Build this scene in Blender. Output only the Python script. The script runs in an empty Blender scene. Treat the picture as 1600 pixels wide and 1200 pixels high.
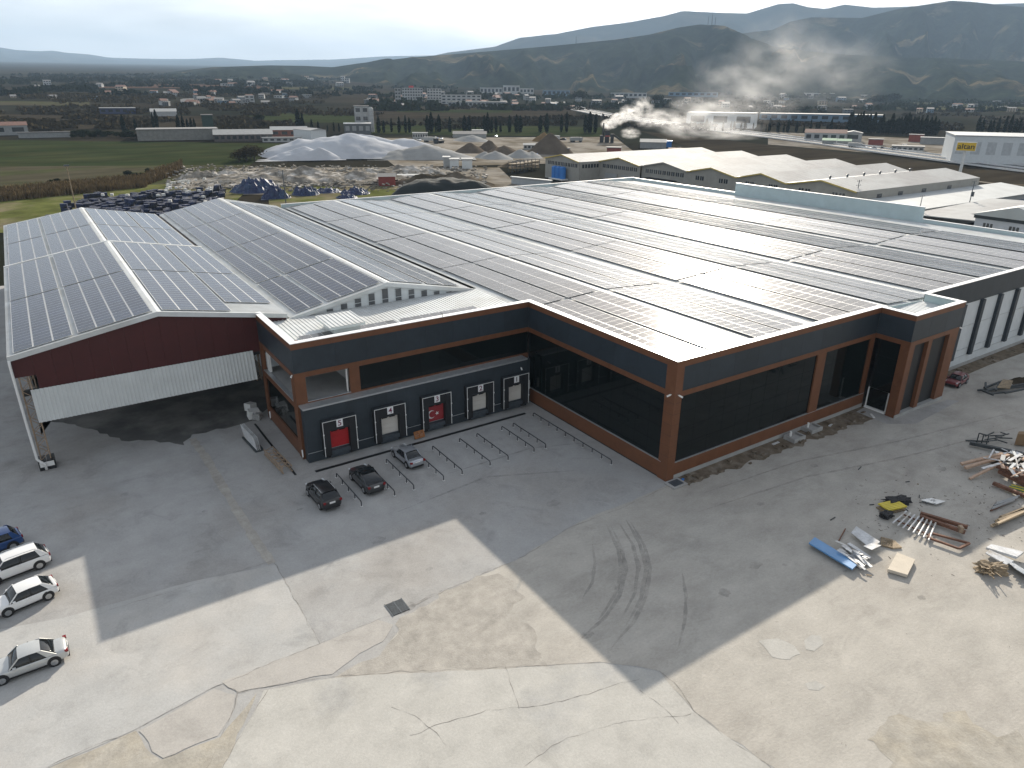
import bpy, math, random
import numpy as np
from mathutils import Vector, Matrix, noise as mn
R = math.radians
scene = bpy.context.scene
col = scene.collection
rnd = random.Random(7)

# ------------------------------------------------------------------ camera
CAM = np.array([-45.46, -41.08, 34.5]); FPX = 1110.0
pi_, ya_, ro_ = R(22.4), R(33.89), R(-.39)
FW = np.array([math.sin(ya_)*math.cos(pi_), math.cos(ya_)*math.cos(pi_), -math.sin(pi_)])
R0 = np.array([math.cos(ya_), -math.sin(ya_), 0.]); U0 = np.cross(R0, FW)
RT = math.cos(ro_)*R0 - math.sin(ro_)*U0; UP = math.sin(ro_)*R0 + math.cos(ro_)*U0
cd = bpy.data.cameras.new('camera'); cam = bpy.data.objects.new('camera', cd); col.objects.link(cam)
cd.sensor_width = 36; cd.lens = 36*FPX/1600; cd.clip_start = .5; cd.clip_end = 60000
M = Matrix.Identity(4)
for i in range(3): M[i][0], M[i][1], M[i][2], M[i][3] = RT[i], UP[i], -FW[i], CAM[i]
cam.matrix_world = M
scene.camera = cam

# ------------------------------------------------------------------ sky, sun, exposure
SUN_AZ, SUN_EL = R(48.3), R(24.7)           # azimuth from +y towards +x
world = bpy.data.worlds.new('World'); scene.world = world; world.use_nodes = True
nt = world.node_tree; nt.nodes.clear()
wo = nt.nodes.new('ShaderNodeOutputWorld'); bg = nt.nodes.new('ShaderNodeBackground')
sky = nt.nodes.new('ShaderNodeTexSky'); sky.sky_type = 'NISHITA'; sky.sun_disc = False
sky.sun_elevation = SUN_EL; sky.sun_rotation = SUN_AZ; sky.air_density = 1.0; sky.dust_density = 2.2; sky.ozone_density = 1.3; sky.altitude = 60
tc = nt.nodes.new('ShaderNodeTexCoord'); mp = nt.nodes.new('ShaderNodeMapping'); mp.inputs['Scale'].default_value = (1., 1., 4.5)
cn = nt.nodes.new('ShaderNodeTexNoise'); cn.inputs['Scale'].default_value = 2.6; cn.inputs['Detail'].default_value = 9; cn.inputs['Roughness'].default_value = .58; cn.inputs['Distortion'].default_value = .25
cr = nt.nodes.new('ShaderNodeMapRange'); cr.inputs[1].default_value = .33; cr.inputs[2].default_value = .68; cr.inputs[3].default_value = .86; cr.inputs[4].default_value = 1.
bw = nt.nodes.new('ShaderNodeRGBToBW'); cm = nt.nodes.new('ShaderNodeMix'); cm.data_type = 'RGBA'
pw = nt.nodes.new('ShaderNodeMath'); pw.operation = 'POWER'; pw.inputs[1].default_value = .45
sc = nt.nodes.new('ShaderNodeMath'); sc.operation = 'MULTIPLY'; sc.inputs[1].default_value = 2.08
cn2 = nt.nodes.new('ShaderNodeTexNoise'); cn2.inputs['Scale'].default_value = 5.; cn2.inputs['Detail'].default_value = 8
cr2 = nt.nodes.new('ShaderNodeMapRange'); cr2.inputs[1].default_value = .3; cr2.inputs[2].default_value = .7; cr2.inputs[3].default_value = .68; cr2.inputs[4].default_value = 1.2
sc2 = nt.nodes.new('ShaderNodeMath'); sc2.operation = 'MULTIPLY'
L = nt.links.new
L(tc.outputs['Generated'], mp.inputs['Vector']); L(mp.outputs[0], cn.inputs['Vector']); L(mp.outputs[0], cn2.inputs['Vector'])
L(cn.outputs['Fac'], cr.inputs[0]); sx = nt.nodes.new('ShaderNodeSeparateXYZ'); L(tc.outputs['Generated'], sx.inputs[0])
er = nt.nodes.new('ShaderNodeMapRange'); er.inputs[1].default_value = .2; er.inputs[2].default_value = .9; er.inputs[3].default_value = 1.; er.inputs[4].default_value = .72; L(sx.outputs['Z'], er.inputs[0])
em = nt.nodes.new('ShaderNodeMath'); em.operation = 'MULTIPLY'; L(cr.outputs[0], em.inputs[0]); L(er.outputs[0], em.inputs[1]); L(em.outputs[0], cm.inputs[0]); L(cn2.outputs['Fac'], cr2.inputs[0])
L(sky.outputs[0], bw.inputs[0]); L(bw.outputs[0], pw.inputs[0]); L(pw.outputs[0], sc.inputs[0]); L(sc.outputs[0], sc2.inputs[0]); L(cr2.outputs[0], sc2.inputs[1])
L(sky.outputs[0], cm.inputs[6]); tint = nt.nodes.new('ShaderNodeVectorMath'); tint.operation = 'MULTIPLY'; tint.inputs[1].default_value = (1.01, 1.0, .985); L(sc2.outputs[0], tint.inputs[0]); L(tint.outputs[0], cm.inputs[7])
L(cm.outputs[2], bg.inputs[0]); bg.inputs[1].default_value = .135; L(bg.outputs[0], wo.inputs[0])
sd = bpy.data.lights.new('sun', 'SUN'); sd.energy = 4.3; sd.angle = R(.55); sd.color = (1., .905, .77)
sun = bpy.data.objects.new('sun', sd); col.objects.link(sun)
SUNV = Vector((math.sin(SUN_AZ)*math.cos(SUN_EL), math.cos(SUN_AZ)*math.cos(SUN_EL), math.sin(SUN_EL)))
sun.rotation_euler = SUNV.to_track_quat('Z', 'Y').to_euler(); sun.location = (0, 0, 200)
scene.render.engine = 'CYCLES'
vs = scene.view_settings; vs.view_transform = 'Standard'; vs.look = 'None'; vs.gamma = 1; vs.exposure = .92; vs.use_curve_mapping = False
scene.cycles.volume_bounces = 1; scene.cycles.max_bounces = 6; scene.cycles.volume_max_steps = 160
scene.cycles.transparent_max_bounces = 12

# ------------------------------------------------------------------ pixel helpers (photo is 1600 x 1200)
def ray(x, y):
    d = FW*FPX + RT*(x-800) - UP*(y-600)
    return d/np.linalg.norm(d)
def gz(x, y, z=0.):
    d = ray(x, y); return CAM + d*((z-CAM[2])/d[2])
def T(x, y):
    dx, dy = x-CAM[0], y-CAM[1]; d = math.hypot(dx, dy); az = math.degrees(math.atan2(dx, dy))
    if az < -90 or az > 150: s = 0.
    else:
        s = .03 if az < 14 else (.010 if az > 60 else .03-.020*(az-14)/46.)
        if az < -30: s *= max(0, (az+90)/60.)
        if az > 90: s *= max(0, (150-az)/60.)
    e = d-210.
    rise = .5*(e+math.sqrt(e*e+90*90))-36.1
    return s*max(0., rise)
def at(x, y):                      # where the pixel's ray meets the ground
    d = ray(x, y); t = 40.
    h = math.hypot(d[0], d[1])
    last = t
    while t < 30000:
        p = CAM+d*t
        if p[2] < T(p[0], p[1]):
            a, b = last, t
            for _ in range(30):
                m = (a+b)/2; q = CAM+d*m
                if q[2] < T(q[0], q[1]): b = m
                else: a = m
            p = CAM+d*b
            return Vector((p[0], p[1], T(p[0], p[1])))
        last = t; t *= 1.02
    return Vector((p[0], p[1], T(p[0], p[1])))
def mpp(P):                        # metres per photo pixel at a point
    return float((np.array(P)-CAM) @ FW)/FPX

# ------------------------------------------------------------------ materials
MATS = {}
def mat(name, c, rough=.7, metal=0., var=.12, vscale=.6, bump=0., bscale=8., c2=None, c2scale=.15, c2lo=.45, c2hi=.6, spec=.5, coat=0., rand=0., stretch=None, trans=0., emit=None, detail=6, fine=None, stain=None):
    if name in MATS: return MATS[name]
    m = bpy.data.materials.new(name); m.use_nodes = True; n = m.node_tree.nodes; l = m.node_tree.links.new
    b = n['Principled BSDF']
    b.inputs['Roughness'].default_value = rough; b.inputs['Metallic'].default_value = metal
    b.inputs['Specular IOR Level'].default_value = spec; b.inputs['Coat Weight'].default_value = coat; b.inputs['Coat Roughness'].default_value = .06
    t = n.new('ShaderNodeTexCoord'); src = t.outputs['Object']
    if stretch:
        mpn = n.new('ShaderNodeMapping'); mpn.inputs['Scale'].default_value = stretch; l(src, mpn.inputs[0]); src = mpn.outputs[0]
    no = n.new('ShaderNodeTexNoise'); no.inputs['Scale'].default_value = vscale; no.inputs['Detail'].default_value = detail; no.inputs['Roughness'].default_value = .62; l(src, no.inputs['Vector'])
    mr = n.new('ShaderNodeMapRange'); mr.inputs[1].default_value = .25; mr.inputs[2].default_value = .75; mr.inputs[3].default_value = 1-var*1.6; mr.inputs[4].default_value = 1+var*1.6; l(no.outputs['Fac'], mr.inputs[0])
    base = n.new('ShaderNodeRGB'); base.outputs[0].default_value = (*c, 1); cur = base.outputs[0]
    if c2:
        n2 = n.new('ShaderNodeTexNoise'); n2.inputs['Scale'].default_value = c2scale; n2.inputs['Detail'].default_value = 7; n2.inputs['Roughness'].default_value = .6; l(src, n2.inputs['Vector'])
        m2 = n.new('ShaderNodeMapRange'); m2.inputs[1].default_value = c2lo; m2.inputs[2].default_value = c2hi; l(n2.outputs['Fac'], m2.inputs[0])
        mx = n.new('ShaderNodeMix'); mx.data_type = 'RGBA'; l(m2.outputs[0], mx.inputs[0]); l(cur, mx.inputs[6]); mx.inputs[7].default_value = (*c2, 1); cur = mx.outputs[2]
    vm = n.new('ShaderNodeVectorMath'); vm.operation = 'MULTIPLY'; l(cur, vm.inputs[0]); l(mr.outputs[0], vm.inputs[1]); cur = vm.outputs[0]
    for sc_, amt, lo, hi in ([(fine[0], fine[1], .3, .7)] if fine else [])+([(stain[0], stain[1], .52, .72)] if stain else []):
        nf = n.new('ShaderNodeTexNoise'); nf.inputs['Scale'].default_value = sc_; nf.inputs['Detail'].default_value = 9; nf.inputs['Roughness'].default_value = .7; nf.inputs['Distortion'].default_value = .6; l(src, nf.inputs['Vector'])
        rf = n.new('ShaderNodeMapRange'); rf.inputs[1].default_value = lo; rf.inputs[2].default_value = hi; rf.inputs[3].default_value = 1+(amt if lo < .5 else 0); rf.inputs[4].default_value = 1-amt; l(nf.outputs['Fac'], rf.inputs[0])
        v3 = n.new('ShaderNodeVectorMath'); v3.operation = 'MULTIPLY'; l(cur, v3.inputs[0]); l(rf.outputs[0], v3.inputs[1]); cur = v3.outputs[0]
    if rand:
        oi = n.new('ShaderNodeObjectInfo'); rr = n.new('ShaderNodeMapRange'); rr.inputs[3].default_value = 1-rand; rr.inputs[4].default_value = 1+rand; l(oi.outputs['Random'], rr.inputs[0])
        v2 = n.new('ShaderNodeVectorMath'); v2.operation = 'MULTIPLY'; l(cur, v2.inputs[0]); l(rr.outputs[0], v2.inputs[1]); cur = v2.outputs[0]
    l(cur, b.inputs['Base Color'])
    if bump:
        bn = n.new('ShaderNodeTexNoise'); bn.inputs['Scale'].default_value = bscale; bn.inputs['Detail'].default_value = 8; l(src, bn.inputs['Vector'])
        bp = n.new('ShaderNodeBump'); bp.inputs['Strength'].default_value = bump; bp.inputs['Distance'].default_value = .05; l(bn.outputs['Fac'], bp.inputs['Height']); l(bp.outputs[0], b.inputs['Normal'])
    if emit: b.inputs['Emission Color'].default_value = (*emit, 1); b.inputs['Emission Strength'].default_value = 1.
    MATS[name] = m
    return m

# ------------------------------------------------------------------ mesh helpers
class MB:
    def __init__(s): s.v = []; s.f = []; s.mi = []
    def add(s, vs, fs, mi=0):
        o = len(s.v); s.v += [tuple(map(float, p)) for p in vs]; s.f += [tuple(i+o for i in f) for f in fs]; s.mi += [mi]*len(fs); return s
    def box(s, x0, x1, y0, y1, z0, z1, mi=0):
        return s.add([(x0,y0,z0),(x1,y0,z0),(x1,y1,z0),(x0,y1,z0),(x0,y0,z1),(x1,y0,z1),(x1,y1,z1),(x0,y1,z1)],
                     [(0,3,2,1),(4,5,6,7),(0,1,5,4),(1,2,6,5),(2,3,7,6),(3,0,4,7)], mi)
    def bar(s, a, b, w, h=None, mi=0, up=(0,0,1)):       # square bar from a to b
        h = h or w; a, b = Vector(a), Vector(b); d = (b-a).normalized(); u = Vector(up)
        if abs(d.dot(u)) > .98: u = Vector((1,0,0))
        r = d.cross(u).normalized(); u = r.cross(d)
        vs = []
        for p in (a, b):
            for sx, sz in ((-1,-1),(1,-1),(1,1),(-1,1)): vs.append(p+r*(sx*w/2)+u*(sz*h/2))
        return s.add(vs, [(0,1,2,3),(7,6,5,4),(0,4,5,1),(1,5,6,2),(2,6,7,3),(3,7,4,0)], mi)
    def tube(s, pts, r, n=8, mi=0, cap=True):
        pts = [Vector(p) for p in pts]; rs = r if isinstance(r, (list, tuple)) else [r]*len(pts); vs = []; fs = []
        for i, p in enumerate(pts):
            d = (pts[min(i+1, len(pts)-1)]-pts[max(i-1, 0)]).normalized(); u = Vector((0,0,1)) if abs(d.z) < .95 else Vector((1,0,0))
            a = d.cross(u).normalized(); b = a.cross(d)
            for k in range(n): an = 2*math.pi*k/n; vs.append(p+(a*math.cos(an)+b*math.sin(an))*rs[i])
        for i in range(len(pts)-1):
            for k in range(n): fs.append((i*n+k, i*n+(k+1)%n, (i+1)*n+(k+1)%n, (i+1)*n+k))
        if cap: fs += [tuple(range(n))[::-1], tuple(range((len(pts)-1)*n, len(pts)*n))]
        return s.add(vs, fs, mi)
    def poly(s, pts, mi=0): return s.add(pts, [tuple(range(len(pts)))], mi)
    def prism(s, pts, d, mi=0):                       # polygon extruded by vector d
        n = len(pts); d = Vector(d); a = [Vector(p) for p in pts]
        return s.add(a+[p+d for p in a], [tuple(range(n))[::-1], tuple(range(n, 2*n))]+[(i, (i+1)%n, n+(i+1)%n, n+i) for i in range(n)], mi)
    def mesh(s, name, mats, smooth=False, off=None):
        me = bpy.data.meshes.new(name); v = s.v
        if off is not None: v = [(a-off[0], b-off[1], c-off[2]) for a, b, c in v]
        me.from_pydata(v, [], s.f)
        mats = mats if isinstance(mats, (list, tuple)) else [mats]
        for m in mats: me.materials.append(m)
        if len(mats) > 1: me.polygons.foreach_set('material_index', s.mi)
        if smooth: me.polygons.foreach_set('use_smooth', [True]*len(me.polygons))
        me.update(); return me
    def build(s, name, mats, parent=None, smooth=False, local=False):
        off = None
        if parent is not None and not local: off = world_loc(parent)
        return link(s.mesh(name, mats, smooth, off), name, parent)
def world_loc(o):
    v = Vector(o.location)
    while o.parent: o = o.parent; v += Vector(o.location)
    return v
def link(me, name, parent=None, loc=None, rot=None, scale=None):
    o = bpy.data.objects.new(name, me); col.objects.link(o)
    if parent is not None: o.parent = parent
    if loc is not None: o.location = loc
    if rot is not None: o.rotation_euler = rot
    if scale is not None: o.scale = scale
    return o
def tag(o, label=None, cat=None, group=None, kind=None):
    for k, v in (('label', label), ('category', cat), ('group', group), ('kind', kind)):
        if v: o[k] = v
    return o
def empty(name, loc, label=None, cat=None, group=None, rz=0):
    o = bpy.data.objects.new(name, None); col.objects.link(o); o.location = loc; o.rotation_euler = (0, 0, rz); o.empty_display_size = .5
    return tag(o, label, cat, group)
def copy_tree(o, parent=None):
    c = o.copy(); col.objects.link(c); c.parent = parent
    for ch in list(o.children): copy_tree(ch, c)
    return c
def struct(o): o['kind'] = 'structure'; return o
def B(name, parent, m, *args):                        # one box part
    return MB().box(*args).build(name, m, parent)
def text_mesh(s, size, name, m, extrude=.01):
    cu = bpy.data.curves.new(name, 'FONT'); cu.body = s; cu.size = size; cu.align_x = 'CENTER'; cu.align_y = 'CENTER'; cu.extrude = extrude; cu.offset = size*.012
    o = bpy.data.objects.new(name, cu); col.objects.link(o)
    me = bpy.data.meshes.new_from_object(o.evaluated_get(bpy.context.evaluated_depsgraph_get()))
    bpy.data.objects.remove(o); bpy.data.curves.remove(cu)
    me.materials.clear(); me.materials.append(m); return me
def strip(pts, w, z, jit=0.):                         # flat ribbon along ground points
    b = MB(); vs = []; n = len(pts)
    for i, p in enumerate(pts):
        a = pts[max(0, i-1)]; c = pts[min(n-1, i+1)]; d = Vector((c[0]-a[0], c[1]-a[1], 0)).normalized(); s = Vector((-d.y, d.x, 0))
        ww = (w if not callable(w) else w(i/(n-1)))*(1+jit*rnd.uniform(-1, 1))/2; zz = z if not callable(z) else z(p[0], p[1])
        q = Vector((p[0], p[1], zz)); vs += [q-s*ww, q+s*ww]
    b.add(vs, [(2*i, 2*i+1, 2*i+3, 2*i+2)[::-1] for i in range(n-1)]); return b
def dense(pts, step):
    out = []
    for a, b in zip(pts[:-1], pts[1:]):
        a, b = Vector(a), Vector(b); k = max(1, int((b-a).length/step))
        out += [a.lerp(b, i/k) for i in range(k)]
    return out+[Vector(pts[-1])]
# ================================================================== terrain
m_land = mat('winter_land_shadowed', (.021,.023,.017), .95, var=.35, vscale=.006, c2=(.034,.029,.022), c2scale=.0035, c2lo=.42, c2hi=.6, spec=0.)  # cloud shadow over the plain is put into this dark land colour
def polar(name, m, ds, azs, fn):
    b = MB(); n = len(azs)
    vs = [fn(CAM[0]+d*math.sin(R(a)), CAM[1]+d*math.cos(R(a))) for d in ds for a in azs]
    fs = [(i*n+j, i*n+j+1, (i+1)*n+j+1, (i+1)*n+j) for i in range(len(ds)-1) for j in range(n-1)]
    b.add(vs, fs); return b.build(name, m)
ds = [.01]+[20*1.09**i for i in range(92)]
g = polar('ground', m_land, ds, np.linspace(-180, 180, 145), lambda x, y: (x, y, T(x, y)-.06)); struct(g)
for p in g.data.polygons: p.use_smooth = True

def hill(name, m, crest, dfoot, dcrest, dback, az0, az1, n=420, nt_=46, rough=.75, seed=0., front=1.):
    xs = [math.degrees(math.atan2(*ray(x, y)[:2])) for x, y in crest]
    es = [ray(x, y)[2]/math.hypot(*ray(x, y)[:2]) for x, y in crest]
    o = np.argsort(xs); xs = np.array(xs)[o]; es = np.array(es)[o]
    azs = np.linspace(az0, az1, n); b = MB(); vs = []
    for k in range(nt_+10):
        t = k/nt_
        for a in azs:
            e = float(np.interp(a, xs, es)); sx, cx_ = math.sin(R(a)), math.cos(R(a))
            wob = 1+.07*mn.noise((a*.11+seed, 3.1, 0))
            D = (dfoot+(dcrest-dfoot)*min(t, 1))*wob if t <= 1 else dcrest*wob+(dback-dcrest)*(t-1)/(10/nt_)
            zt = CAM[2]+dcrest*wob*e
            f = T(CAM[0]+dfoot*wob*sx, CAM[1]+dfoot*wob*cx_)-8
            if t <= 1:
                pr = t**1.25*(1-.0*t); z = f+(zt-f)*pr
                amp = (zt-f)*math.sin(math.pi*min(1, t))**.8
                wx = a+1.1*mn.noise((a*.5, t*3, seed+4))
                z += rough*amp*(.42*mn.fractal((wx*.22+seed, t*1.1, seed), .9, 2.1, 4)-.38*abs(mn.noise((wx*.33+seed, t*.9+.25*wx, seed+8)))+.12)
                z += rough*amp*.14*mn.fractal((wx*1.3, t*4, seed+2), .9, 2.1, 4)
            else: z = f+(zt-f)*(1-((t-1)*nt_/10)**1.2)
            vs.append((CAM[0]+D*sx, CAM[1]+D*cx_, z))
    fs = [(i*n+j, i*n+j+1, (i+1)*n+j+1, (i+1)*n+j) for i in range(nt_+9) for j in range(n-1)]
    b.add(vs, fs); return struct(b.build(name, m, smooth=True))
m_hill = mat('scrub_hill', (.017,.022,.015), .95, var=.5, vscale=.012, c2=(.09,.075,.046), c2scale=.004, c2lo=.57, c2hi=.64, spec=.0, detail=12, fine=(.06,.45))
m_hill2 = mat('far_hill', (.018,.022,.018), .95, var=.3, vscale=.004, c2=(.05,.045,.03), c2scale=.0015, c2lo=.5, c2hi=.65, spec=0.)
hill('hill', m_hill, [(-100,150),(235,122),(262,113),(330,105),(420,102),(480,103),(520,105),(560,99),(640,90),(740,82),(860,72),(960,62),(1015,54),(1060,43),(1094,38),(1133,41),(1150,48),(1172,62),(1206,72),(1260,80),(1330,86),(1420,90),(1500,92),(1600,96),(1760,100)],
     1900, 3300, 4600, -4, 80, seed=1.3)
hill('hill', m_hill, [(700,130),(900,100),(1100,62),(1160,52),(1206,47),(1234,34),(1268,27),(1347,28),(1403,14),(1448,7),(1487,1),(1520,3),(1566,8),(1600,11),(1700,-5),(1800,10)],
     3000, 4700, 6500, 20, 82, seed=5.1)
hill('hill', m_hill2, [(420,140),(560,108),(640,95),(700,82),(773,73),(812,59),(869,53),(925,42),(981,35),(1037,25),(1066,17),(1127,20),(1167,21),(1217,6),(1240,5),(1262,11),(1290,14),(1319,7),(1365,12),(1430,10),(1600,5),(1800,0)],
     5200, 7600, 10000, 8, 82, n=300, seed=9.4, rough=.4)
hill('mountain', m_hill2, [(-200,60),(-80,70),(0,74),(25,78),(60,80),(85,79),(100,82),(140,85),(170,90),(200,91),(250,92),(300,92),(345,90),(400,95),(430,94),(520,93),(600,88),(700,86),(780,84),(860,100),(960,130),(1200,150),(1800,160)],
     11000, 15000, 19000, -16, 82, n=300, nt_=24, seed=14.2, rough=.3)

# ================================================================== yard
G_ = dict(fine=(7., .10), stain=(.32, .20), spec=.1)
m_conc = mat('yard_concrete', (.362,.360,.352), .88, var=.08, vscale=.35, c2=(.325,.315,.30), c2scale=.09, c2lo=.45, c2hi=.62, bump=.25, bscale=6., **G_)
m_concL = mat('yard_concrete_cool', (.40,.40,.39), .88, var=.07, vscale=.4, c2=(.425,.41,.385), c2scale=.11, c2lo=.42, c2hi=.65, bump=.2, bscale=6., **G_)
m_white = mat('pale_slab', (.435,.425,.395), .88, var=.07, vscale=.5, c2=(.36,.36,.355), c2scale=.16, c2lo=.54, c2hi=.72, bump=.2, bscale=6., **G_)
m_dust = mat('dusty_ground', (.405,.385,.348), .92, var=.10, vscale=.45, c2=(.36,.335,.30), c2scale=.10, c2lo=.45, c2hi=.72, bump=.35, bscale=7., stretch=(.6,1,1), **G_)
m_wedge = mat('worn_asphalt', (.355,.336,.303), .92, var=.12, vscale=1.1, c2=(.395,.372,.335), c2scale=.25, c2lo=.45, c2hi=.7, bump=.4, bscale=9., **G_)
m_pink = mat('pink_screed', (.40,.383,.357), .9, var=.06, vscale=.5, bump=.2, bscale=6., **G_)
m_dirt = mat('yard_dirt', (.16,.13,.098), .95, var=.25, vscale=1.2, c2=(.25,.22,.18), c2scale=.5, c2lo=.5, c2hi=.7, bump=.7, bscale=5., spec=0.)
m_mud = mat('dry_mud', (.365,.343,.30), .95, var=.14, vscale=.9, c2=(.375,.345,.29), c2scale=.35, bump=.4, bscale=6., **G_)
m_crack = mat('crack', (.22,.205,.185), .95, var=.3, vscale=2.)
def sheet(name, m, pts, z):
    p = [gz(x, y, 0) for x, y in pts]; b = MB(); b.poly([(q[0], q[1], z) for q in p]); o = b.build(name, m)
    if o.data.polygons[0].normal.z < 0: o.data.flip_normals()
    return struct(o)
def wsheet(name, m, pts, z):
    b = MB(); b.poly([(a, c, z) for a, c in pts]); o = b.build(name, m)
    if o.data.polygons[0].normal.z < 0: o.data.flip_normals()
    return struct(o)
def wob(pts, step=.8, amp=.12, closed=True):           # roughen an outline given in pixels
    q = [Vector(gz(x, y, 0)) for x, y in pts]; q = dense(q+([q[0]] if closed else []), step)
    if closed: q = q[:-1]
    return [(p.x+amp*mn.noise((p.x*.9, p.y*.9, 2.2))*2, p.y+amp*mn.noise((p.x*.9, p.y*.9, 7.7))*2) for p in q]
wsheet('yard', m_conc, [(-130,-110),(140,-110),(140,1.5),(101,1.5),(101,36),(-130,122)], -.03)
wsheet('paved_ground', m_conc, [(-95,36),(-20,36),(-20,121),(-95,121)], -.024)
m_oily_shade = mat('oily_shaded_floor', (.105,.105,.10), .85, var=.2, vscale=.3, c2=(.16,.155,.145), c2scale=.15, spec=.2)  # stained floor, its colour also darkened for the shade under the canopy
wsheet('canopy_floor', m_oily_shade, wob([(60,655),(105,662),(150,672),(192,686),(250,690),(282,697),(300,680),(350,668),(392,658)], .8, .35, False)+[(-24.6,40),(-24.6,120),(-49.3,120),(-49.3,44)], -.016)
wsheet('dusty_ground', m_dust, wob([(520,1057),(590,1025),(622,985),(650,955),(700,925),(820,868),(890,822),(1045,757)], 1., .15, False)+[(1.0,.4),(36,.4),(138,.4),(138,-100),(0,-100)]+wob([(1500,1500),(1215,1205),(1085,1110),(1030,1047),(940,1035)], 1., .12, False), -.022)
wsheet('worn_patch', m_wedge, wob([(520,1055),(590,1023),(622,983),(650,953),(700,925),(770,895),(800,905),(815,930),(800,960),(830,990),(850,1040),(760,1044)], .5, .35), -.018)
wsheet('pale_slab', m_white, wob([(415,1078),(520,1058),(940,1036),(1030,1048),(1085,1112),(1215,1206),(1500,1500),(250,1500),(345,1200),(395,1115)], .9, .07), -.012)
wsheet('cool_slab', m_concL, wob([(430,882),(500,1005),(330,1075),(210,1140),(60,1206),(-200,1330),(-500,1150),(-150,1010),(100,965),(300,908)], 1.2, .03), -.016)
wsheet('mud_patch', m_mud, wob([(60,1208),(212,1142),(228,1165),(252,1186),(345,1152),(405,1082),(345,1204),(200,1400),(-200,1400)], .7, .1), -.014)
wsheet('screed_patch', m_pink, wob([(217,1142),(332,1077),(366,1086),(360,1120),(340,1150),(255,1184),(240,1172),(232,1158)], .5, .08), -.008)
wsheet('screed_patch', m_pink, wob([(345,1066),(500,1006),(590,968),(615,975),(600,1000),(560,1022),(520,1052),(440,1068),(372,1082)], .6, .08), -.008)
wsheet('repair_patch', m_white, wob([(1185,1003),(1212,996),(1240,1006),(1252,1022),(1235,1032),(1205,1025)], .35, .1), -.01)
wsheet('repair_patch', m_white, wob([(1255,1000),(1268,992),(1285,994),(1286,1006),(1272,1016),(1258,1013)], .35, .08), -.01)
wsheet('repair_patch', m_white, wob([(1258,1066),(1275,1064),(1290,1072),(1280,1078),(1262,1076)], .3, .08), -.01)
wsheet('mud_patch', m_mud, wob([(1355,1150),(1405,1118),(1470,1125),(1500,1105),(1560,1150),(1590,1140),(1640,1230),(1480,1290),(1380,1230),(1395,1190)], .5, .28), -.012)
wsheet('dirt_strip', m_dirt, [(1.2,.3),(33,.3)]+[(u, -(1.5+u*.045)+.8*mn.fractal((u*.55, 3., 1.), 1., 2., 5)) for u in np.arange(32.8, 1.2, -.35)], -.008)
wsheet('dirt_strip', m_dirt, [(45,.8),(110,.8),(110,-2.1),(75,-2.0),(60,-1.6),(46,-1.9)], -.008)
wsheet('entrance_apron', m_conc, [(32.5,-3.8),(43,-4.6),(44,-5.6),(33,-6.2),(30.2,-4.4),(30.4,-.6),(32.3,-.4)], -.004)
cracks = [[(210,1140),(270,1108),(330,1075),(420,1038),(500,1005),(600,965),(690,922)], [(430,880),(465,945),(500,1005)], [(345,1066),(372,1082),(440,1068),(520,1056),(660,1048),(800,1042),(940,1035)],
          [(60,1205),(140,1168),(212,1141)], [(372,1082),(360,1122),(342,1160),(320,1210)], [(418,1078),(400,1110),(372,1155),(345,1205)], [(640,948),(700,920),(820,868),(890,824),(980,790),(1042,760)],
          [(640,1150),(690,1130),(760,1110),(860,1100),(1000,1060)], [(610,1105),(650,1118),(680,1145),(700,1165)], [(790,1042),(800,1075),(812,1108)], [(1000,1078),(1030,1100),(1060,1130)], [(820,1200),(870,1160),(960,1130),(1080,1115)], [(1030,1048),(1060,1072),(1085,1110),(1140,1155),(1215,1205)], [(150,960),(230,935),(330,905),(425,876)]]
for c in cracks:
    q = dense([Vector(gz(x, y, 0)) for x, y in c], .35)
    q = [Vector((p.x+.16*mn.noise((p.x*1.3, p.y*1.3, 4.)), p.y+.16*mn.noise((p.x*1.3, p.y*1.3, 9.)), 0)) for p in q]
    struct(strip(q, .020, -.0035, .95).build('crack', m_crack))
# repaired trench line in the concrete
q = dense([Vector(gz(x, y, 0)) for x, y in [(300,685),(322,715),(345,755),(372,800),(400,845),(425,880)]], .6)
struct(strip(q, lambda t: .75, -.012, .25).build('trench_repair', m_wedge))
# tyre marks
m_tyre = mat('tyre_rubber_mark', (.11,.11,.112), .9, var=.2)
tn = m_tyre.node_tree; o_ = tn.nodes['Material Output']; mixs = tn.nodes.new('ShaderNodeMixShader'); trn = tn.nodes.new('ShaderNodeBsdfTransparent')
tno = tn.nodes.new('ShaderNodeTexNoise'); tno.inputs['Scale'].default_value = .9; tno.inputs['Detail'].default_value = 9; tno.inputs['Roughness'].default_value = .7
tmr = tn.nodes.new('ShaderNodeMapRange'); tmr.inputs[1].default_value = .35; tmr.inputs[2].default_value = .75; tmr.inputs[3].default_value = .0; tmr.inputs[4].default_value = .36
ttc = tn.nodes.new('ShaderNodeTexCoord'); tn.links.new(ttc.outputs['Object'], tno.inputs['Vector']); tn.links.new(tno.outputs['Fac'], tmr.inputs[0]); tn.links.new(tmr.outputs[0], mixs.inputs[0])
tn.links.new(trn.outputs[0], mixs.inputs[1]); tn.links.new(tn.nodes['Principled BSDF'].outputs[0], mixs.inputs[2]); tn.links.new(mixs.outputs[0], o_.inputs['Surface'])
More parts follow.
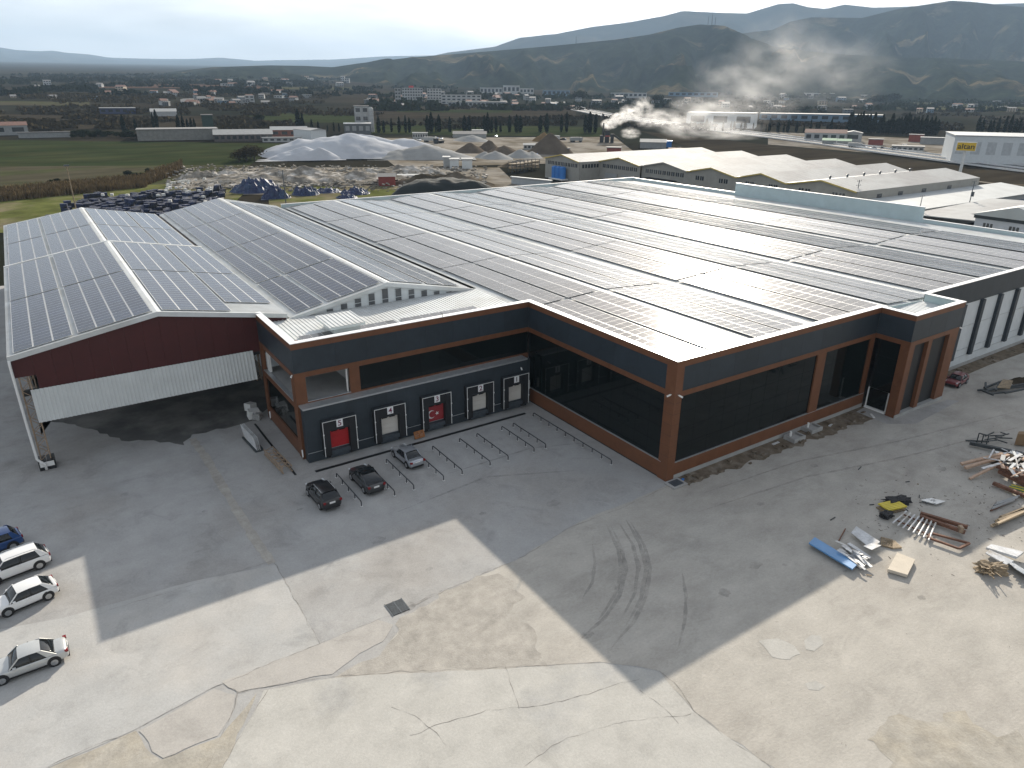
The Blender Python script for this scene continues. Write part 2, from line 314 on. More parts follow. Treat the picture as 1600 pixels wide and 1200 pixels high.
marks = [[(985,815),(1006,850),(1016,888),(1010,930),(990,972),(955,1012)], [(978,812),(1000,850),(1010,890),(1002,935),(978,978)], [(955,822),(972,858),(978,890),(968,930),(945,965),(905,1000)], [(948,820),(966,858),(971,892),(960,932),(935,968)],
          [(968,818),(988,850),(998,885),(992,925),(974,962)], [(925,850),(930,880),(925,910),(910,935)], [(1066,895),(1072,930),(1070,970),(1060,1010)], [(700,740),(830,700),(930,690)], [(620,800),(760,745),(900,735)], [(1100,770),(1250,720),(1400,690),(1600,640)], [(1090,800),(1260,745),(1420,712),(1600,665)]]
for k, c in enumerate(marks):
    q = dense([Vector(gz(x, y, 0)) for x, y in c], .5); n_ = len(q); wd_ = .34 if k < 5 else .26
    q = [v+Vector((.05*mn.noise((v.x*.6, v.y*.6, k)), .05*mn.noise((v.x*.6, v.y*.6, k+5.)), 0)) for v in q]
    struct(strip(q, lambda t, w_=wd_: w_*max(.15, math.sin(math.pi*min(1, max(0, t)))**.5), -.0015-.0002*k, .25).build('tyre_mark', m_tyre))

for k in range(22):                                  # oil drips and damp spots
    x, y = rnd.choice([(rnd.uniform(480, 860), rnd.uniform(690, 830)), (rnd.uniform(150, 480), rnd.uniform(700, 900)), (rnd.uniform(560, 1000), rnd.uniform(760, 1000)), (rnd.uniform(1100, 1500), rnd.uniform(700, 1000))]); P = gz(x, y, 0); r0_ = rnd.uniform(.15, .75)
    b_ = MB(); b_.poly([(P[0]+math.cos(t)*r0_*(1+.5*mn.noise((math.cos(t)*1.5, math.sin(t)*1.5, k*2.))), P[1]+math.sin(t)*r0_*(.7+.4*mn.noise((math.cos(t)*1.5, math.sin(t)*1.5, k*2.+9))), -.0008-.00003*k) for t in np.linspace(0, 2*math.pi, 22)[:-1]]); struct(b_.build('oil_stain', m_tyre))
# ================================================================== main warehouse
m_brown = mat('brown_cladding', (.15,.061,.028), .5, var=.09, vscale=.9, spec=.4, stain=(.7,.22), fine=(12.,.06))
m_slate = mat('slate_cladding', (.026,.036,.046), .45, var=.09, vscale=.8, spec=.4, stain=(.6,.2), rand=.1)
m_slate2 = mat('slate_panel', (.034,.044,.053), .5, var=.09, vscale=.8, spec=.35, stain=(.6,.2), rand=.08)
m_cap = mat('parapet_cap_metal', (.80,.80,.80), .38, metal=.25, var=.04, vscale=1.5, spec=.6)
m_glass = mat('tinted_glass', (.005,.008,.008), .05, var=.1, vscale=.4, spec=.32, rand=.25)
m_joint = mat('glazing_joint', (.012,.014,.015), .5, var=.1)
m_wroof = mat('white_roof_sheet', (.60,.62,.62), .55, metal=.0, var=.06, vscale=.5, c2=(.52,.53,.52), c2scale=.2, spec=.25)
m_wwall = mat('white_cladding', (.58,.61,.62), .5, var=.05, vscale=.8, spec=.4)
m_parin = mat('parapet_lining', (.44,.53,.54), .5, var=.06, vscale=.6, spec=.4)
m_plinth = mat('dark_plinth', (.02,.028,.03), .7, var=.1)
m_cgrey = mat('raw_concrete', (.33,.33,.32), .85, var=.1, vscale=.8, bump=.1)
m_steel = mat('galvanised_steel', (.5,.52,.53), .4, metal=.6, var=.08, vscale=2.)
m_black = mat('black_paint', (.010,.011,.012), .45, var=.1)
m_whitep = mat('white_paint', (.72,.72,.70), .5, var=.05)
m_interior = mat('dark_interior', (.05,.055,.055), .9, var=.2)  # dark grey for the room ceiling
HP, H1, H2, H3, H4, H5 = 12.28, 11.62, 9.2, 8.68, 1.75, .12
Vd, Wd, PU, PP, PL = 23.3, 27.5, 32.3, 4.0, 10.55
wh = empty('warehouse', (0, 0, 0), 'large warehouse with slate and brown facade, tinted glazing and low white gabled roof', 'warehouse')
# outline of the parapet (outer), starting back left, all corners
OUT = [(-Wd, 35.4), (-Wd, Vd), (0, Vd), (0, 0), (PU, 0), (PU, -PP), (PU+PL, -PP)]
def face(a, b):                                          # local frame of a facade running a -> b, outside to the right-hand side seen from outside
    a, b = Vector((*a, 0)), Vector((*b, 0)); d = (b-a); L_ = d.length; d.normalize(); return a, d, Vector((d.y, -d.x, 0)), L_
def fbox(mb, F, s0, s1, o0, o1, z0, z1):
    a, d, n, L_ = F
    vs = [a+d*s+n*o+Vector((0, 0, z)) for z in (z0, z1) for s, o in ((s0, o0), (s1, o0), (s1, o1), (s0, o1))]
    return mb.add(vs, [(0,1,2,3),(7,6,5,4),(0,4,5,1),(1,5,6,2),(2,6,7,3),(3,7,4,0)])
def fpart(name, m, F, *a): return fbox(MB(), F, *a).build(name, m, wh)
faces = [face(OUT[i], OUT[i+1]) for i in range(6)]
FL, FD, FI, FR, FP1, FP2 = faces
FP3 = face((PU+PL, -PP), (PU+PL, .4)); FB = face((PU+PL, .4), (101.5, .4))
def glaze(F, s0, s1, z0, z1, nw, nh, o=-.10, m=None):
    """a row of glass panes, each a pane of its own, over a dark backing with recessed joints"""
    fpart('glazing_frame', m_joint, F, s0, s1, -.40, o-.06, z0, z1)
    w = (s1-s0)/nw; h = (z1-z0)/nh
    for i in range(nw):
        for j in range(nh):
            e = .012
            fpart('glass_pane', m or m_glass, F, s0+i*w+e, s0+(i+1)*w-e, o-.045, o+rnd.uniform(-.004, .004), z0+j*h+e, z0+(j+1)*h-e)
def fseg(name, m, F, s0, s1, *a):
    k = max(1, int((s1-s0)/2.9)); w = (s1-s0)/k
    for i in range(k): fpart(name, m, F, s0+i*w+(.006 if i else 0), s0+(i+1)*w-(.006 if i < k-1 else 0), *a)
def facade(F, s0, s1, pl=True, pm=None):
    """cap, trim, slate band, strips and plinth along one face"""
    fseg('top_trim', m_brown, F, s0, s1, -.30, .03, H1, HP-.06)
    n = max(2, int((s1-s0)/3.2)); w = (s1-s0)/n
    for i in range(n): fpart('slate_panel', m_slate, F, s0+i*w+.006, s0+(i+1)*w-.006, -.30, .0, H2, H1-.004)
    fseg('window_head_strip', m_brown, F, s0, s1, -.30, .035, H3, H2-.004)
    if pl:
        fseg('plinth_cladding', m_brown, F, s0, s1, -.30, .035, H5+.02, H4)
        fpart('sill', m_steel, F, s0, s1, -.10, .06, H4, H4+.05)
        fpart('plinth', pm or m_plinth, F, s0, s1, -.30, -.02 if pm is None else .06, -.1, H5+.014)
# inner left face (faces the dock yard), U = 0
facade(FI, .002, Vd-.9); glaze(FI, .04, Vd-1.2, H4+.06, H3-.004, 12, 4)
# right front face, V = 0
H5 = .42; facade(FR, .9, PU, pm=m_cgrey); H5 = .12; glaze(FR, 1.1, 21.5, H4+.06, H3-.004, 10, 4); glaze(FR, 23.0, PU-.9, H4+.06, H3-.004, 5, 4)
fpart('pillar', m_brown, FR, 21.5, 23.0, -.3, .05, H4+.05, H3-.004); fpart('pillar', m_brown, FR, PU-.9, PU-.05, -.3, .02, H4+.05, H3-.004)
# main corner pillar
B('corner_pillar', wh, m_brown, -.05, .9, -.05, 1.2, -.05, HP-.07)
for z in (2.6, 3.7, 4.8, 5.9, 7.0, 8.1): B('pillar_joint', wh, m_joint, -.053, .903, -.053, 1.203, z, z+.018)
# entrance block
facade(FP1, .004, PP-.0, pl=False); facade(FP2, .02, PL, pl=False)
glaze(FP1, .3, PP-1.0, 2.6, H3-.004, 1, 3, o=-.35)
fpart('door_glass', m_glass, FP1, .4, PP-1.3, -.42, -.36, .25, 2.55); fpart('door_frame', m_whitep, FP1, .28, .40, -.42, -.25, 0, 2.6); fpart('door_frame', m_whitep, FP1, PP-1.3, PP-1.18, -.42, -.25, 0, 2.6); fpart('door_sill', m_whitep, FP1, .28, PP-1.2, -.42, -.1, 0, .25)
fpart('pillar', m_brown, FP1, PP-1.0, PP, -.3, .02, 0, H3-.004)
s_ = [0.02, 1.2, 3.9, 4.9, 7.9, 8.9, PL]
fpart('pillar', m_brown, FP2, .03, 1.1, -.45, .02, 0, H3-.004); fpart('pillar', m_brown, FP2, 4.0, 4.8, -.45, .02, 0, H3-.004); fpart('pillar', m_brown, FP2, 8.6, PL, -.45, .02, 0, H3-.004)
glaze(FP2, 1.1, 4.0, .35, H3-.004, 1, 4, o=-.42); glaze(FP2, 4.8, 8.6, .35, H3-.004, 1, 4, o=-.42)
fpart('plinth', m_cgrey, FP2, 0, PL, -.45, .12, -.1, .34)
facade(FP3, .02, 4.3, pl=False); fpart('side_wall', m_brown, FP3, 0.5, 4.3, -.3, -.01, 0, H3-.01)
# long back part of the front: slate fascia over white cladding with dark columns
LB = 101.5-(PU+PL)
n = 14
for i in range(n): fpart('slate_panel', m_slate2, FB, i*LB/n+.006, (i+1)*LB/n-.006, -.3, .12, 9.35, HP-.06)
n = 40
for i in range(n): fpart('cladding_panel', m_wwall, FB, i*LB/n+.01, (i+1)*LB/n-.01, -.3, -.0, .45, 9.34)
fpart('plinth', m_cgrey, FB, 0, LB, -.3, .10, -.1, .44)
for s in np.arange(4.5, LB, 5.0):
    fpart('dark_column', m_slate2, FB, s, s+.75, 0, .42, 1.6, 9.33)
for z in (1.55, 2.6, 6.0): fpart('girt', m_steel, FB, 0, LB, .002, .05, z, z+.07)
# dock face upper part, V = Vd
facade(FD, 1.0, Wd, pl=False)
fpart('sill_strip', m_brown, FD, 1.0, Wd, -.30, .035, 5.45, 6.05)
glaze(FD, 6.6, Wd-.02, 6.06, H3-.004, 9, 1)
fpart('pillar', m_brown, FD, 5.55, 6.6, -.3, .04, 6.05, H3-.004)
B('corner_pillar', wh, m_brown, -Wd-.05, -Wd+1.05, Vd-.05, Vd+1.05, -.05, H2)
B('slate_panel', wh, m_slate, -Wd-.02, -Wd+1.0, Vd-.02, Vd+1.0, H2+.002, H1); B('top_trim', wh, m_brown, -Wd-.035, -Wd+1.0, Vd-.035, Vd+1.0, H1+.002, HP-.06)
fpart('sill', m_steel, FD, 1.05, 5.55, -.35, .05, 6.052, 6.10)
# left face, U = -Wd (runs from back to front)
LF = 35.4-Vd
facade(FL, 0, LF-1.05, pl=False)
fpart('sill_strip', m_brown, FL, 0, LF-1.05, -.3, .035, 5.3, 5.95); fpart('sill', m_steel, FL, .9, LF-1.05, -.35, .06, 5.95, 6.05)
fpart('pillar', m_brown, FL, 0, .9, -.3, .04, -.05, H3-.004); fpart('plinth_cladding', m_brown, FL, .9, LF-1.05, -.3, .035, .1, 1.6); fpart('plinth', m_plinth, FL, .9, LF-1.05, -.3, -.02, -.1, .1)
glaze(FL, .9, LF-1.05, 1.62, 5.29, 5, 2)
# open corner room on the upper floor
rm = B('room_floor', wh, m_cgrey, -Wd+.05, -21.0, Vd+.35, 35.0, 5.7, 6.0)
B('room_wall', wh, mat('grey_plaster', (.42,.42,.41), .8, var=.08), -21.0, -20.8, Vd+.4, 35.0, 5.7, 9.1); B('room_wall', wh, MATS['grey_plaster'], -Wd+3.2, -21.0, 34.6, 34.8, 6.0, 9.1)
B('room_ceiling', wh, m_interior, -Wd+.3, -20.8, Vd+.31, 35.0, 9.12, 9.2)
B('door_leaf', wh, m_whitep, -22.2, -22.08, Vd+.31, Vd+.5, 6.1, 8.6); B('door_leaf', wh, m_whitep, -Wd+.31, -Wd+.5, 33.2, 34.2, 6.06, 8.5)
# dock front wall
dw = [(-27.35+i*26.4/12, -27.35+(i+1)*26.4/12) for i in range(12)]
for a, b in dw: B('dock_wall_panel', wh, m_slate2, a+.004, b-.004, 22.1, Vd-.31, .0, 5.75)
B('dock_wall_cap', wh, m_steel, -27.42, -.92, 22.02, Vd-.04, 5.75, 5.92)
B('dock_ledge', wh, m_steel, -27.36, -.95, 22.06, 22.1, 1.02, 1.07)
B('dock_wall_end', wh, m_slate2, -.95, -.3, 22.4, Vd-.3, 0, 5.6)
# parapet caps
m_ = m_cap
B('parapet_cap', wh, m_, -Wd-.06, -Wd+.62, Vd+.62, 35.6, HP-.06, HP); B('parapet_cap', wh, m_, -Wd-.06, .62, Vd-.06, Vd+.618, HP-.06, HP)
B('parapet_cap', wh, m_, -.06, .62, -.06, Vd-.064, HP-.06, HP+.002); B('parapet_cap', wh, m_, .624, PU+.62, -.06, .62, HP-.06, HP)
B('parapet_cap', wh, m_, PU-.06, PU+.62, -PP-.06, -.064, HP-.06, HP); B('parapet_cap', wh, m_, PU+.624, PU+PL+.06, -PP-.06, -PP+.62, HP-.06, HP)
B('parapet_cap', wh, m_, PU+PL-.62, PU+PL+.06, -PP+.624, .2, HP-.06, HP); B('parapet_cap', wh, m_, PU+PL-.62, 101.6, .204, .85, HP-.06, HP)
# inner parapet lining
B('parapet_lining', wh, m_parin, .3, .34, .34, Vd+.3, 10.6, HP-.07); B('parapet_lining', wh, m_parin, .34, PU+.3, .3, .34, 10.6, HP-.07)
B('parapet_lining', wh, m_parin, PU+PL-.34, PU+PL-.30, -PP+.3, .5, 10.6, HP-.07); B('parapet_lining', wh, m_parin, PU+.3, PU+.34, -PP+.3, .3, 10.6, HP-.07); B('parapet_lining', wh, m_parin, PU+.34, PU+PL-.34, -PP+.3, -PP+.34, 10.6, HP-.07)
B('parapet_lining', wh, m_parin, PU+PL, 101.2, .72, .76, 10.6, HP-.07)
B('parapet_lining', wh, m_parin, -Wd+.3, -Wd+.34, Vd+.34, 35.3, 10.6, HP-.07); B('parapet_lining', wh, m_parin, -Wd+.34, .3, Vd+.3, Vd+.34, 10.6, HP-.07)
# back and far side parapet walls
B('parapet_wall', wh, m_parin, -.2, 101.5, 115.4, 115.65, 8, 11.75); B('parapet_cap', wh, m_, -.25, 101.5, 115.3, 115.75, 11.75, 11.83)
B('parapet_wall', wh, m_parin, 101.3, 101.55, 78.8, 115.39, 8, 11.65); B('parapet_cap', wh, m_, 101.2, 101.65, 78.8, 115.28, 11.65, 11.73)
B('parapet_wall', wh, m_parin, 101.3, 101.6, 32.2, 78.79, 8, 13.85); B('parapet_cap', wh, m_, 101.2, 101.7, 32.2, 78.79, 13.85, 13.94)
B('parapet_wall', wh, m_parin, 101.3, 101.55, .9, 32.19, 8, 11.6); B('parapet_cap', wh, m_, 101.2, 101.65, .9, 32.19, 11.6, 11.68)
# side and back walls
B('back_wall', wh, m_wwall, 0, 101.3, 115.2, 115.39, 0, 10.9); B('side_wall', wh, m_wwall, 101.1, 101.29, .9, 115.2, 0, 10.9)

# ---- ribbed roof sheets
def ribs(u0, z0, u1, z1, v0, v1, pitch=.35, h=.045):     # sheet sloping from (u0,z0) to (u1,z1), ribs running along U
    n = max(1, int((v1-v0)/pitch)); p = (v1-v0)/n; b = MB(); vs = []
    prof = []
    for i in range(n): y = v0+i*p; prof += [(y, 0), (y+p*.55, 0), (y+p*.65, h), (y+p*.90, h)]
    prof.append((v1, 0))
    for y, hh in prof: vs += [(u0, y, z0+hh), (u1, y, z1+hh)]
    b.add(vs, [(2*i, 2*i+1, 2*i+3, 2*i+2) for i in range(len(prof)-1)])
    if u1 < u0: b.f = [f[::-1] for f in b.f]
    return b
def ribsV(v0, z0, v1, z1, u0, u1, pitch=.35, h=.045):    # ribs running along V
    n = max(1, int((u1-u0)/pitch)); p = (u1-u0)/n; b = MB(); vs = []; prof = []
    for i in range(n): x = u0+i*p; prof += [(x, 0), (x+p*.55, 0), (x+p*.65, h), (x+p*.90, h)]
    prof.append((u1, 0))
    for x, hh in prof: vs += [(x, v0, z0+hh), (x, v1, z1+hh)]
    b.add(vs, [(2*i, 2*i+2, 2*i+3, 2*i+1) for i in range(len(prof)-1)]); return b
ZV, ZR = 11.02, 11.68; PER = 23.3; RIDGES = [11.65+PER*k for k in range(4)]
for k, r in enumerate(RIDGES):
    a, c = r-PER/2, r+PER/2
    if k == 0: a = .34
    if k == 3: c = 101.2
    zc = ZV if k < 3 else ZR-(ZR-ZV)*(c-r)/(PER/2)*.7
    v0 = .76
    s1 = ribs(a, ZV, r, ZR, v0 if a < 43 else v0, 115.3).build('roof_slope', m_wroof, wh); s2 = ribs(r, ZR, c, zc, v0, 115.3).build('roof_slope', m_wroof, wh)
    rc = MB(); rc.prism([(r-.45, v0, ZR+.02), (r, v0, ZR+.10), (r+.45, v0, ZR+.02)], (0, 114.4, 0)); rc.build('ridge_cap', m_wroof, wh)
    if k < 3: MB().box(c-.28, c+.28, v0, 115.3, ZV-.15, ZV+.02).build('valley_gutter', m_steel, wh)
# small strip of roof over the entrance block and front parapet
ribsV(-PP+.34, 11.15, .9, 11.25, PU+.34, PU+PL-.34, .55, .05).build('roof_slope', m_wroof, wh)
MB().prism([(PU+.31, .70, 10.9), (PU+PL-.34, .70, 10.9), (PU+PL-.34, .70, 11.34), (35., .70, 11.70), (PU+.31, .70, 11.55)], (0, .05, 0)).build('roof_upstand', m_parin, wh)
# dock roof
ribsV(Vd+.34, 10.95, 35.4, 11.05, -Wd+.34, .3, .42, .05).build('roof_slope', m_wroof, wh)

# ================================================================== white gabled hall behind the docks
HV0, HV1 = 35.45, 118.5; HA, HBm, HC = -23.7, -12.0, -.35; HZ0, HZ1 = 11.1, 13.5
hall = empty('gabled_hall', (-12, 77, 0), 'white hall with a gabled roof and a row of narrow gable windows behind the docks', 'hall')
ribs(HA-.15, HZ0, HBm, HZ1, HV0-.25, HV1).build('roof_slope', m_wroof, hall); ribs(HBm, HZ1, HC-.1, HZ0, HV0-.25, HV1).build('roof_slope', m_wroof, hall)
MB().prism([(HBm-.4, HV0-.28, HZ1+.0), (HBm, HV0-.28, HZ1+.1), (HBm+.4, HV0-.28, HZ1+.0)], (0, HV1-HV0+.3, 0)).build('ridge_cap', m_wroof, hall)
MB().prism([(HA, HV0, 5.), (HC, HV0, 5.), (HC, HV0, HZ0-.06), (HBm, HV0, HZ1-.06), (HA, HV0, HZ0-.06)], (0, .2, 0)).build('gable_wall', m_wwall, hall)
MB().prism([(HA, HV1-.2, 0), (HC, HV1-.2, 0), (HC, HV1-.2, HZ0-.06), (HBm, HV1-.2, HZ1-.06), (HA, HV1-.2, HZ0-.06)], (0, .2, 0)).build('gable_wall', m_wwall, hall)
B('side_wall', hall, m_wwall, HA, HA+.2, HV0+.2, HV1-.2, 0, HZ0-.08); B('side_wall', hall, m_wwall, HC-.2, HC, 115.7, HV1-.2, 0, HZ0-.1)
for (xa, za), (xb, zb) in (((HA-.2, HZ0-.02), (HBm, HZ1-.02)), ((HBm, HZ1-.02), (HC+.1, HZ0-.02))):      # verge trim
    MB().prism([(xa, HV0-.30, za-.42), (xb, HV0-.30, zb-.42), (xb, HV0-.30, zb+.08), (xa, HV0-.30, za+.08)], (0, .1, 0)).build('verge_trim', m_wroof, hall)
m_hwin = mat('dusty_window', (.10,.105,.11), .25, var=.2, vscale=1., spec=.5)
for i in range(11):
    x = -19.6+i*1.72; zt = HZ1-.62-(HZ1-HZ0)*abs(x+.4-HBm)/(HBm-HA); w = .78
    if zt < 11.2: zt = 11.22
    z0 = 11.12 if i < 10 else 11.12
    wn = B('window', hall, m_hwin, x, x+w, HV0-.05, HV0, z0, zt)
    fr = MB().box(x-.05, x, HV0-.08, HV0-.001, z0-.05, zt+.05).box(x+w, x+w+.05, HV0-.08, HV0-.001, z0-.05, zt+.05).box(x, x+w, HV0-.08, HV0-.051, zt, zt+.05)
    if zt-z0 > .8: fr.box(x, x+w, HV0-.08, HV0-.051, z0+.42, z0+.47)
    o = fr.build('window_frame', m_wwall, hall); o.parent = wn
    o.location = (0, 0, 0)

# ================================================================== red canopy building
CV0, CVM, CV1 = 35.2, 77.5, 121.; CA, CB, CC = -49.7, -36.9, -24.2; CZ0, CZ1 = 11.7, 13.95
m_red = mat('oxblood_cladding', (.060,.012,.012), .5, var=.08, vscale=.9, spec=.35)
m_apron = mat('white_ribbed_sheet', (.56,.58,.575), .5, var=.06, vscale=.5, c2=(.42,.40,.33), c2scale=.12, c2lo=.62, c2hi=.8, spec=.35)
m_tan = mat('rusty_tan_steel', (.30,.22,.15), .7, var=.25, vscale=3.)
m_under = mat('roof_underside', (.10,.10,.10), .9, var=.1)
cy = empty('canopy_hall', (-37, 78, 0), 'open-fronted canopy hall with dark red gable, white ribbed apron and solar roof', 'canopy')
def gsec(v0, v1, dz, tag_=''):
    ribs(CA-.2, CZ0+dz, CB, CZ1+dz, v0, v1).build('roof_slope', m_wroof, cy); ribs(CB, CZ1+dz, CC, CZ0+dz, v0, v1).build('roof_slope', m_wroof, cy)
    MB().prism([(CB-.4, v0, CZ1+dz+.0), (CB, v0, CZ1+dz+.1), (CB+.4, v0, CZ1+dz+.0)], (0, v1-v0, 0)).build('ridge_cap', m_wroof, cy)
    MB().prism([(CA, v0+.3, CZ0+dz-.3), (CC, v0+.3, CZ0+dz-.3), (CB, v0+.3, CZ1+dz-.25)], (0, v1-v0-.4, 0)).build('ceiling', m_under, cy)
gsec(CV0-.2, CVM, 0.); gsec(CVM+.02, CV1, -.75)
MB().prism([(CA, CVM-.1, CZ0-1.0), (CC, CVM-.1, CZ0-1.0), (CC, CVM-.1, CZ0-.1), (CB, CVM-.1, CZ1-.1), (CA, CVM-.1, CZ0-.1)], (0, .1, 0)).build('step_wall', m_wwall, cy)
for (xa, za), (xb, zb) in (((CA-.2, CZ0), (CB, CZ1)), ((CB, CZ1), (CC, CZ0))):
    MB().prism([(xa, CV0-.28, za-.40), (xb, CV0-.28, zb-.40), (xb, CV0-.28, zb+.1), (xa, CV0-.28, za+.1)], (0, .12, 0)).build('verge_trim', m_wroof, cy)
    MB().prism([(xa, CVM-.25, za-.25), (xb, CVM-.25, zb-.25), (xb, CVM-.25, zb+.14), (xa, CVM-.25, za+.14)], (0, .5, 0)).build('step_flashing', m_wroof, cy)
# red gable in cladding panels
nP = 16; xs = np.linspace(CA+.05, CC, nP+1)
zc = lambda x: CZ1-.38-(CZ1-CZ0)*abs(x-CB)/(CB-CA if x < CB else CC-CB)
for i in range(nP):
    a, b = xs[i]+.006, xs[i+1]-.006; zl = 8.0 if i else 9.6
    MB().prism([(a, CV0, zl), (b, CV0, zl), (b, CV0, zc(b)), (a, CV0, zc(a))], (0, .15, 0)).build('gable_panel', m_red, cy)
B('edge_flashing', cy, m_red, CA-.02, CA+.05, CV0-.03, CV0+.2, 9.6, CZ0-.5)
# hanging apron, corrugated, tilted outwards at the foot
b = MB(); vs = []; n = 58; u0, u1 = CA+.9, -28.3; p = (u1-u0)/n
for i in range(n):
    for fx, o in ((0, 0), (.5, 0), (.6, .07), (.9, .07)): x = u0+(i+fx)*p; vs += [(x, CV0-.12-o, 8.25), (x, CV0-.62-o, 5.05)]
b.add(vs, [(2*i, 2*i+1, 2*i+3, 2*i+2) for i in range(len(vs)//2-1)]); b.build('apron', m_apron, cy)
B('apron_rail', cy, m_whitep, u0, u1, CV0-.5, CV0-.44, 5.4, 5.5)
B('lintel_beam', cy, m_black, CA+.3, CC, CV0+.16, CV0+.4, 7.6, 8.2)
# lattice columns
def lattice(x, y, z0, z1, w, d, name='lattice_column'):
    b = MB()
    for sx in (0, 1):
        for sy in (0, 1): b.bar((x+sx*w, y+sy*d, z0), (x+sx*w, y+sy*d, z1), .09)
    n = int((z1-z0)/.7); h = (z1-z0)/n
    for i in range(n):
        za, zb = z0+i*h, z0+(i+1)*h; k = i % 2
        for sy in (0, 1): b.bar((x+k*w, y+sy*d, za), (x+(1-k)*w, y+sy*d, zb), .05)
        for sx in (0, 1): b.bar((x+sx*w, y+k*d, za), (x+sx*w, y+(1-k)*d, zb), .05)
    return b.build(name, m_tan, cy)
lattice(CA+.25, CV0+.05, .9, 9.6, .8, .8)
for v in (49, 63, 77, 91, 105): lattice(CA+.3, v, 0, 11.2, .6, .6)
for v in (47, 60, 73): lattice(-25.6, v, 0, 11., .6, .6)
for dx in (0, .75): B('column_footing', cy, m_black, CA-.05+dx*1.0, CA+.6+dx*1.0, CV0-.4, CV0+1.1, -.05, .95)
B('footing_plate', cy, m_whitep, CA+.05, CA+1.25, CV0-.46, CV0-.41, .35, .85)
dp = MB(); dp.tube([(CA-.1, CV0-.3, CZ0-.25), (CA-.12, CV0-.35, CZ0-.8), (CA-.1, CV0-.38, 5.5), (CA-.05, CV0-.40, 1.3), (CA+.2, CV0-.55, 1.0), (CA+.5, CV0-.6, .7), (CA+.5, CV0-.6, .1)], .12, 8); dp.build('downpipe', m_whitep, cy, smooth=True)
B('side_wall', cy, mat('grey_side_cladding', (.2,.21,.21), .6), CA+.05, CA+.25, 60, CV1, 0, CZ0-1.0); B('back_wall', cy, MATS['grey_side_cladding'], CA+.25, CC, CV1-.3, CV1-.1, 0, CZ0-1.1)  # canopy side wall is added to keep daylight out and darken the interior
B('back_gable', cy, m_wwall, CA+.25, CC, CV1-.31, CV1-.3, CZ0-1.1, CZ0-.7)
B('valley_gutter', cy, mat('rusty_gutter', (.10,.075,.06), .8, var=.3, vscale=2.), CC+.02, HA-.18, CV0-.1, CV1-3, 10.75, 10.95)

B('eave_sun_stop', cy, m_wwall, CC-.05, CC+.015, CV0-.1, CV1-.5, 10.4, CZ0-.02-.75); B('eave_sun_stop', cy, m_wwall, CC-.05, CC+.015, CV0-.1, CVM, CZ0-.769, CZ0-.02)  # strips added to block a sun streak through the eave slit
# ================================================================== solar arrays
m_cell = mat('solar_glass', (.085,.085,.092), .125, var=.10, vscale=1., spec=.30, rand=.25)
m_frame = mat('solar_frame', (.56,.57,.58), .4, metal=.3, var=.03)
PLN, PWD = PLN_, PWD_ = 2.28, 1.155
def panel_mb(tx=0, ty=0, b=None):
    """panel lying in local XY, long side along X, origin at its lower corner"""
    b = b or MB(); L_, W_, t = PLN, PWD, .04; e = .045; e2 = .016; m2 = L_/2
    b.add([(0,0,0),(L_,0,0),(L_,W_,0),(0,W_,0),(0,0,t),(L_,0,t),(L_,W_,t),(0,W_,t)], [(0,3,2,1),(0,1,5,4),(1,2,6,5),(2,3,7,6),(3,0,4,7),(4,5,6,7)], 0)
    for x0, x1 in ((e, m2-.009), (m2+.009, L_-e)): b.add([(x0,e2,t+.003),(x1,e2,t+.003),(x1,W_-e2,t+.003),(x0,W_-e2,t+.003)], [(0,1,2,3)], 1)
    return b
PM = panel_mb().mesh('solar_panel', [m_frame, m_cell])
pb = panel_mb(); PV = np.array(pb.v)
m_cell2 = mat('older_solar_glass', (.016,.025,.050), .16, var=.08, vscale=1., spec=.28, rand=.22)
m_frame2 = mat('white_solar_frame', (.60,.61,.61), .5, var=.04)
pb2 = MB().box(0, 1.65, 0, .99, 0, .04, 0); pb2.add([(.05,.013,.043),(1.60,.013,.043),(1.60,.977,.043),(.05,.977,.043)], [(0,1,2,3)], 1)
PM2 = pb2.mesh('solar_panel', [m_frame2, m_cell2]); PV2 = np.array(pb2.v)
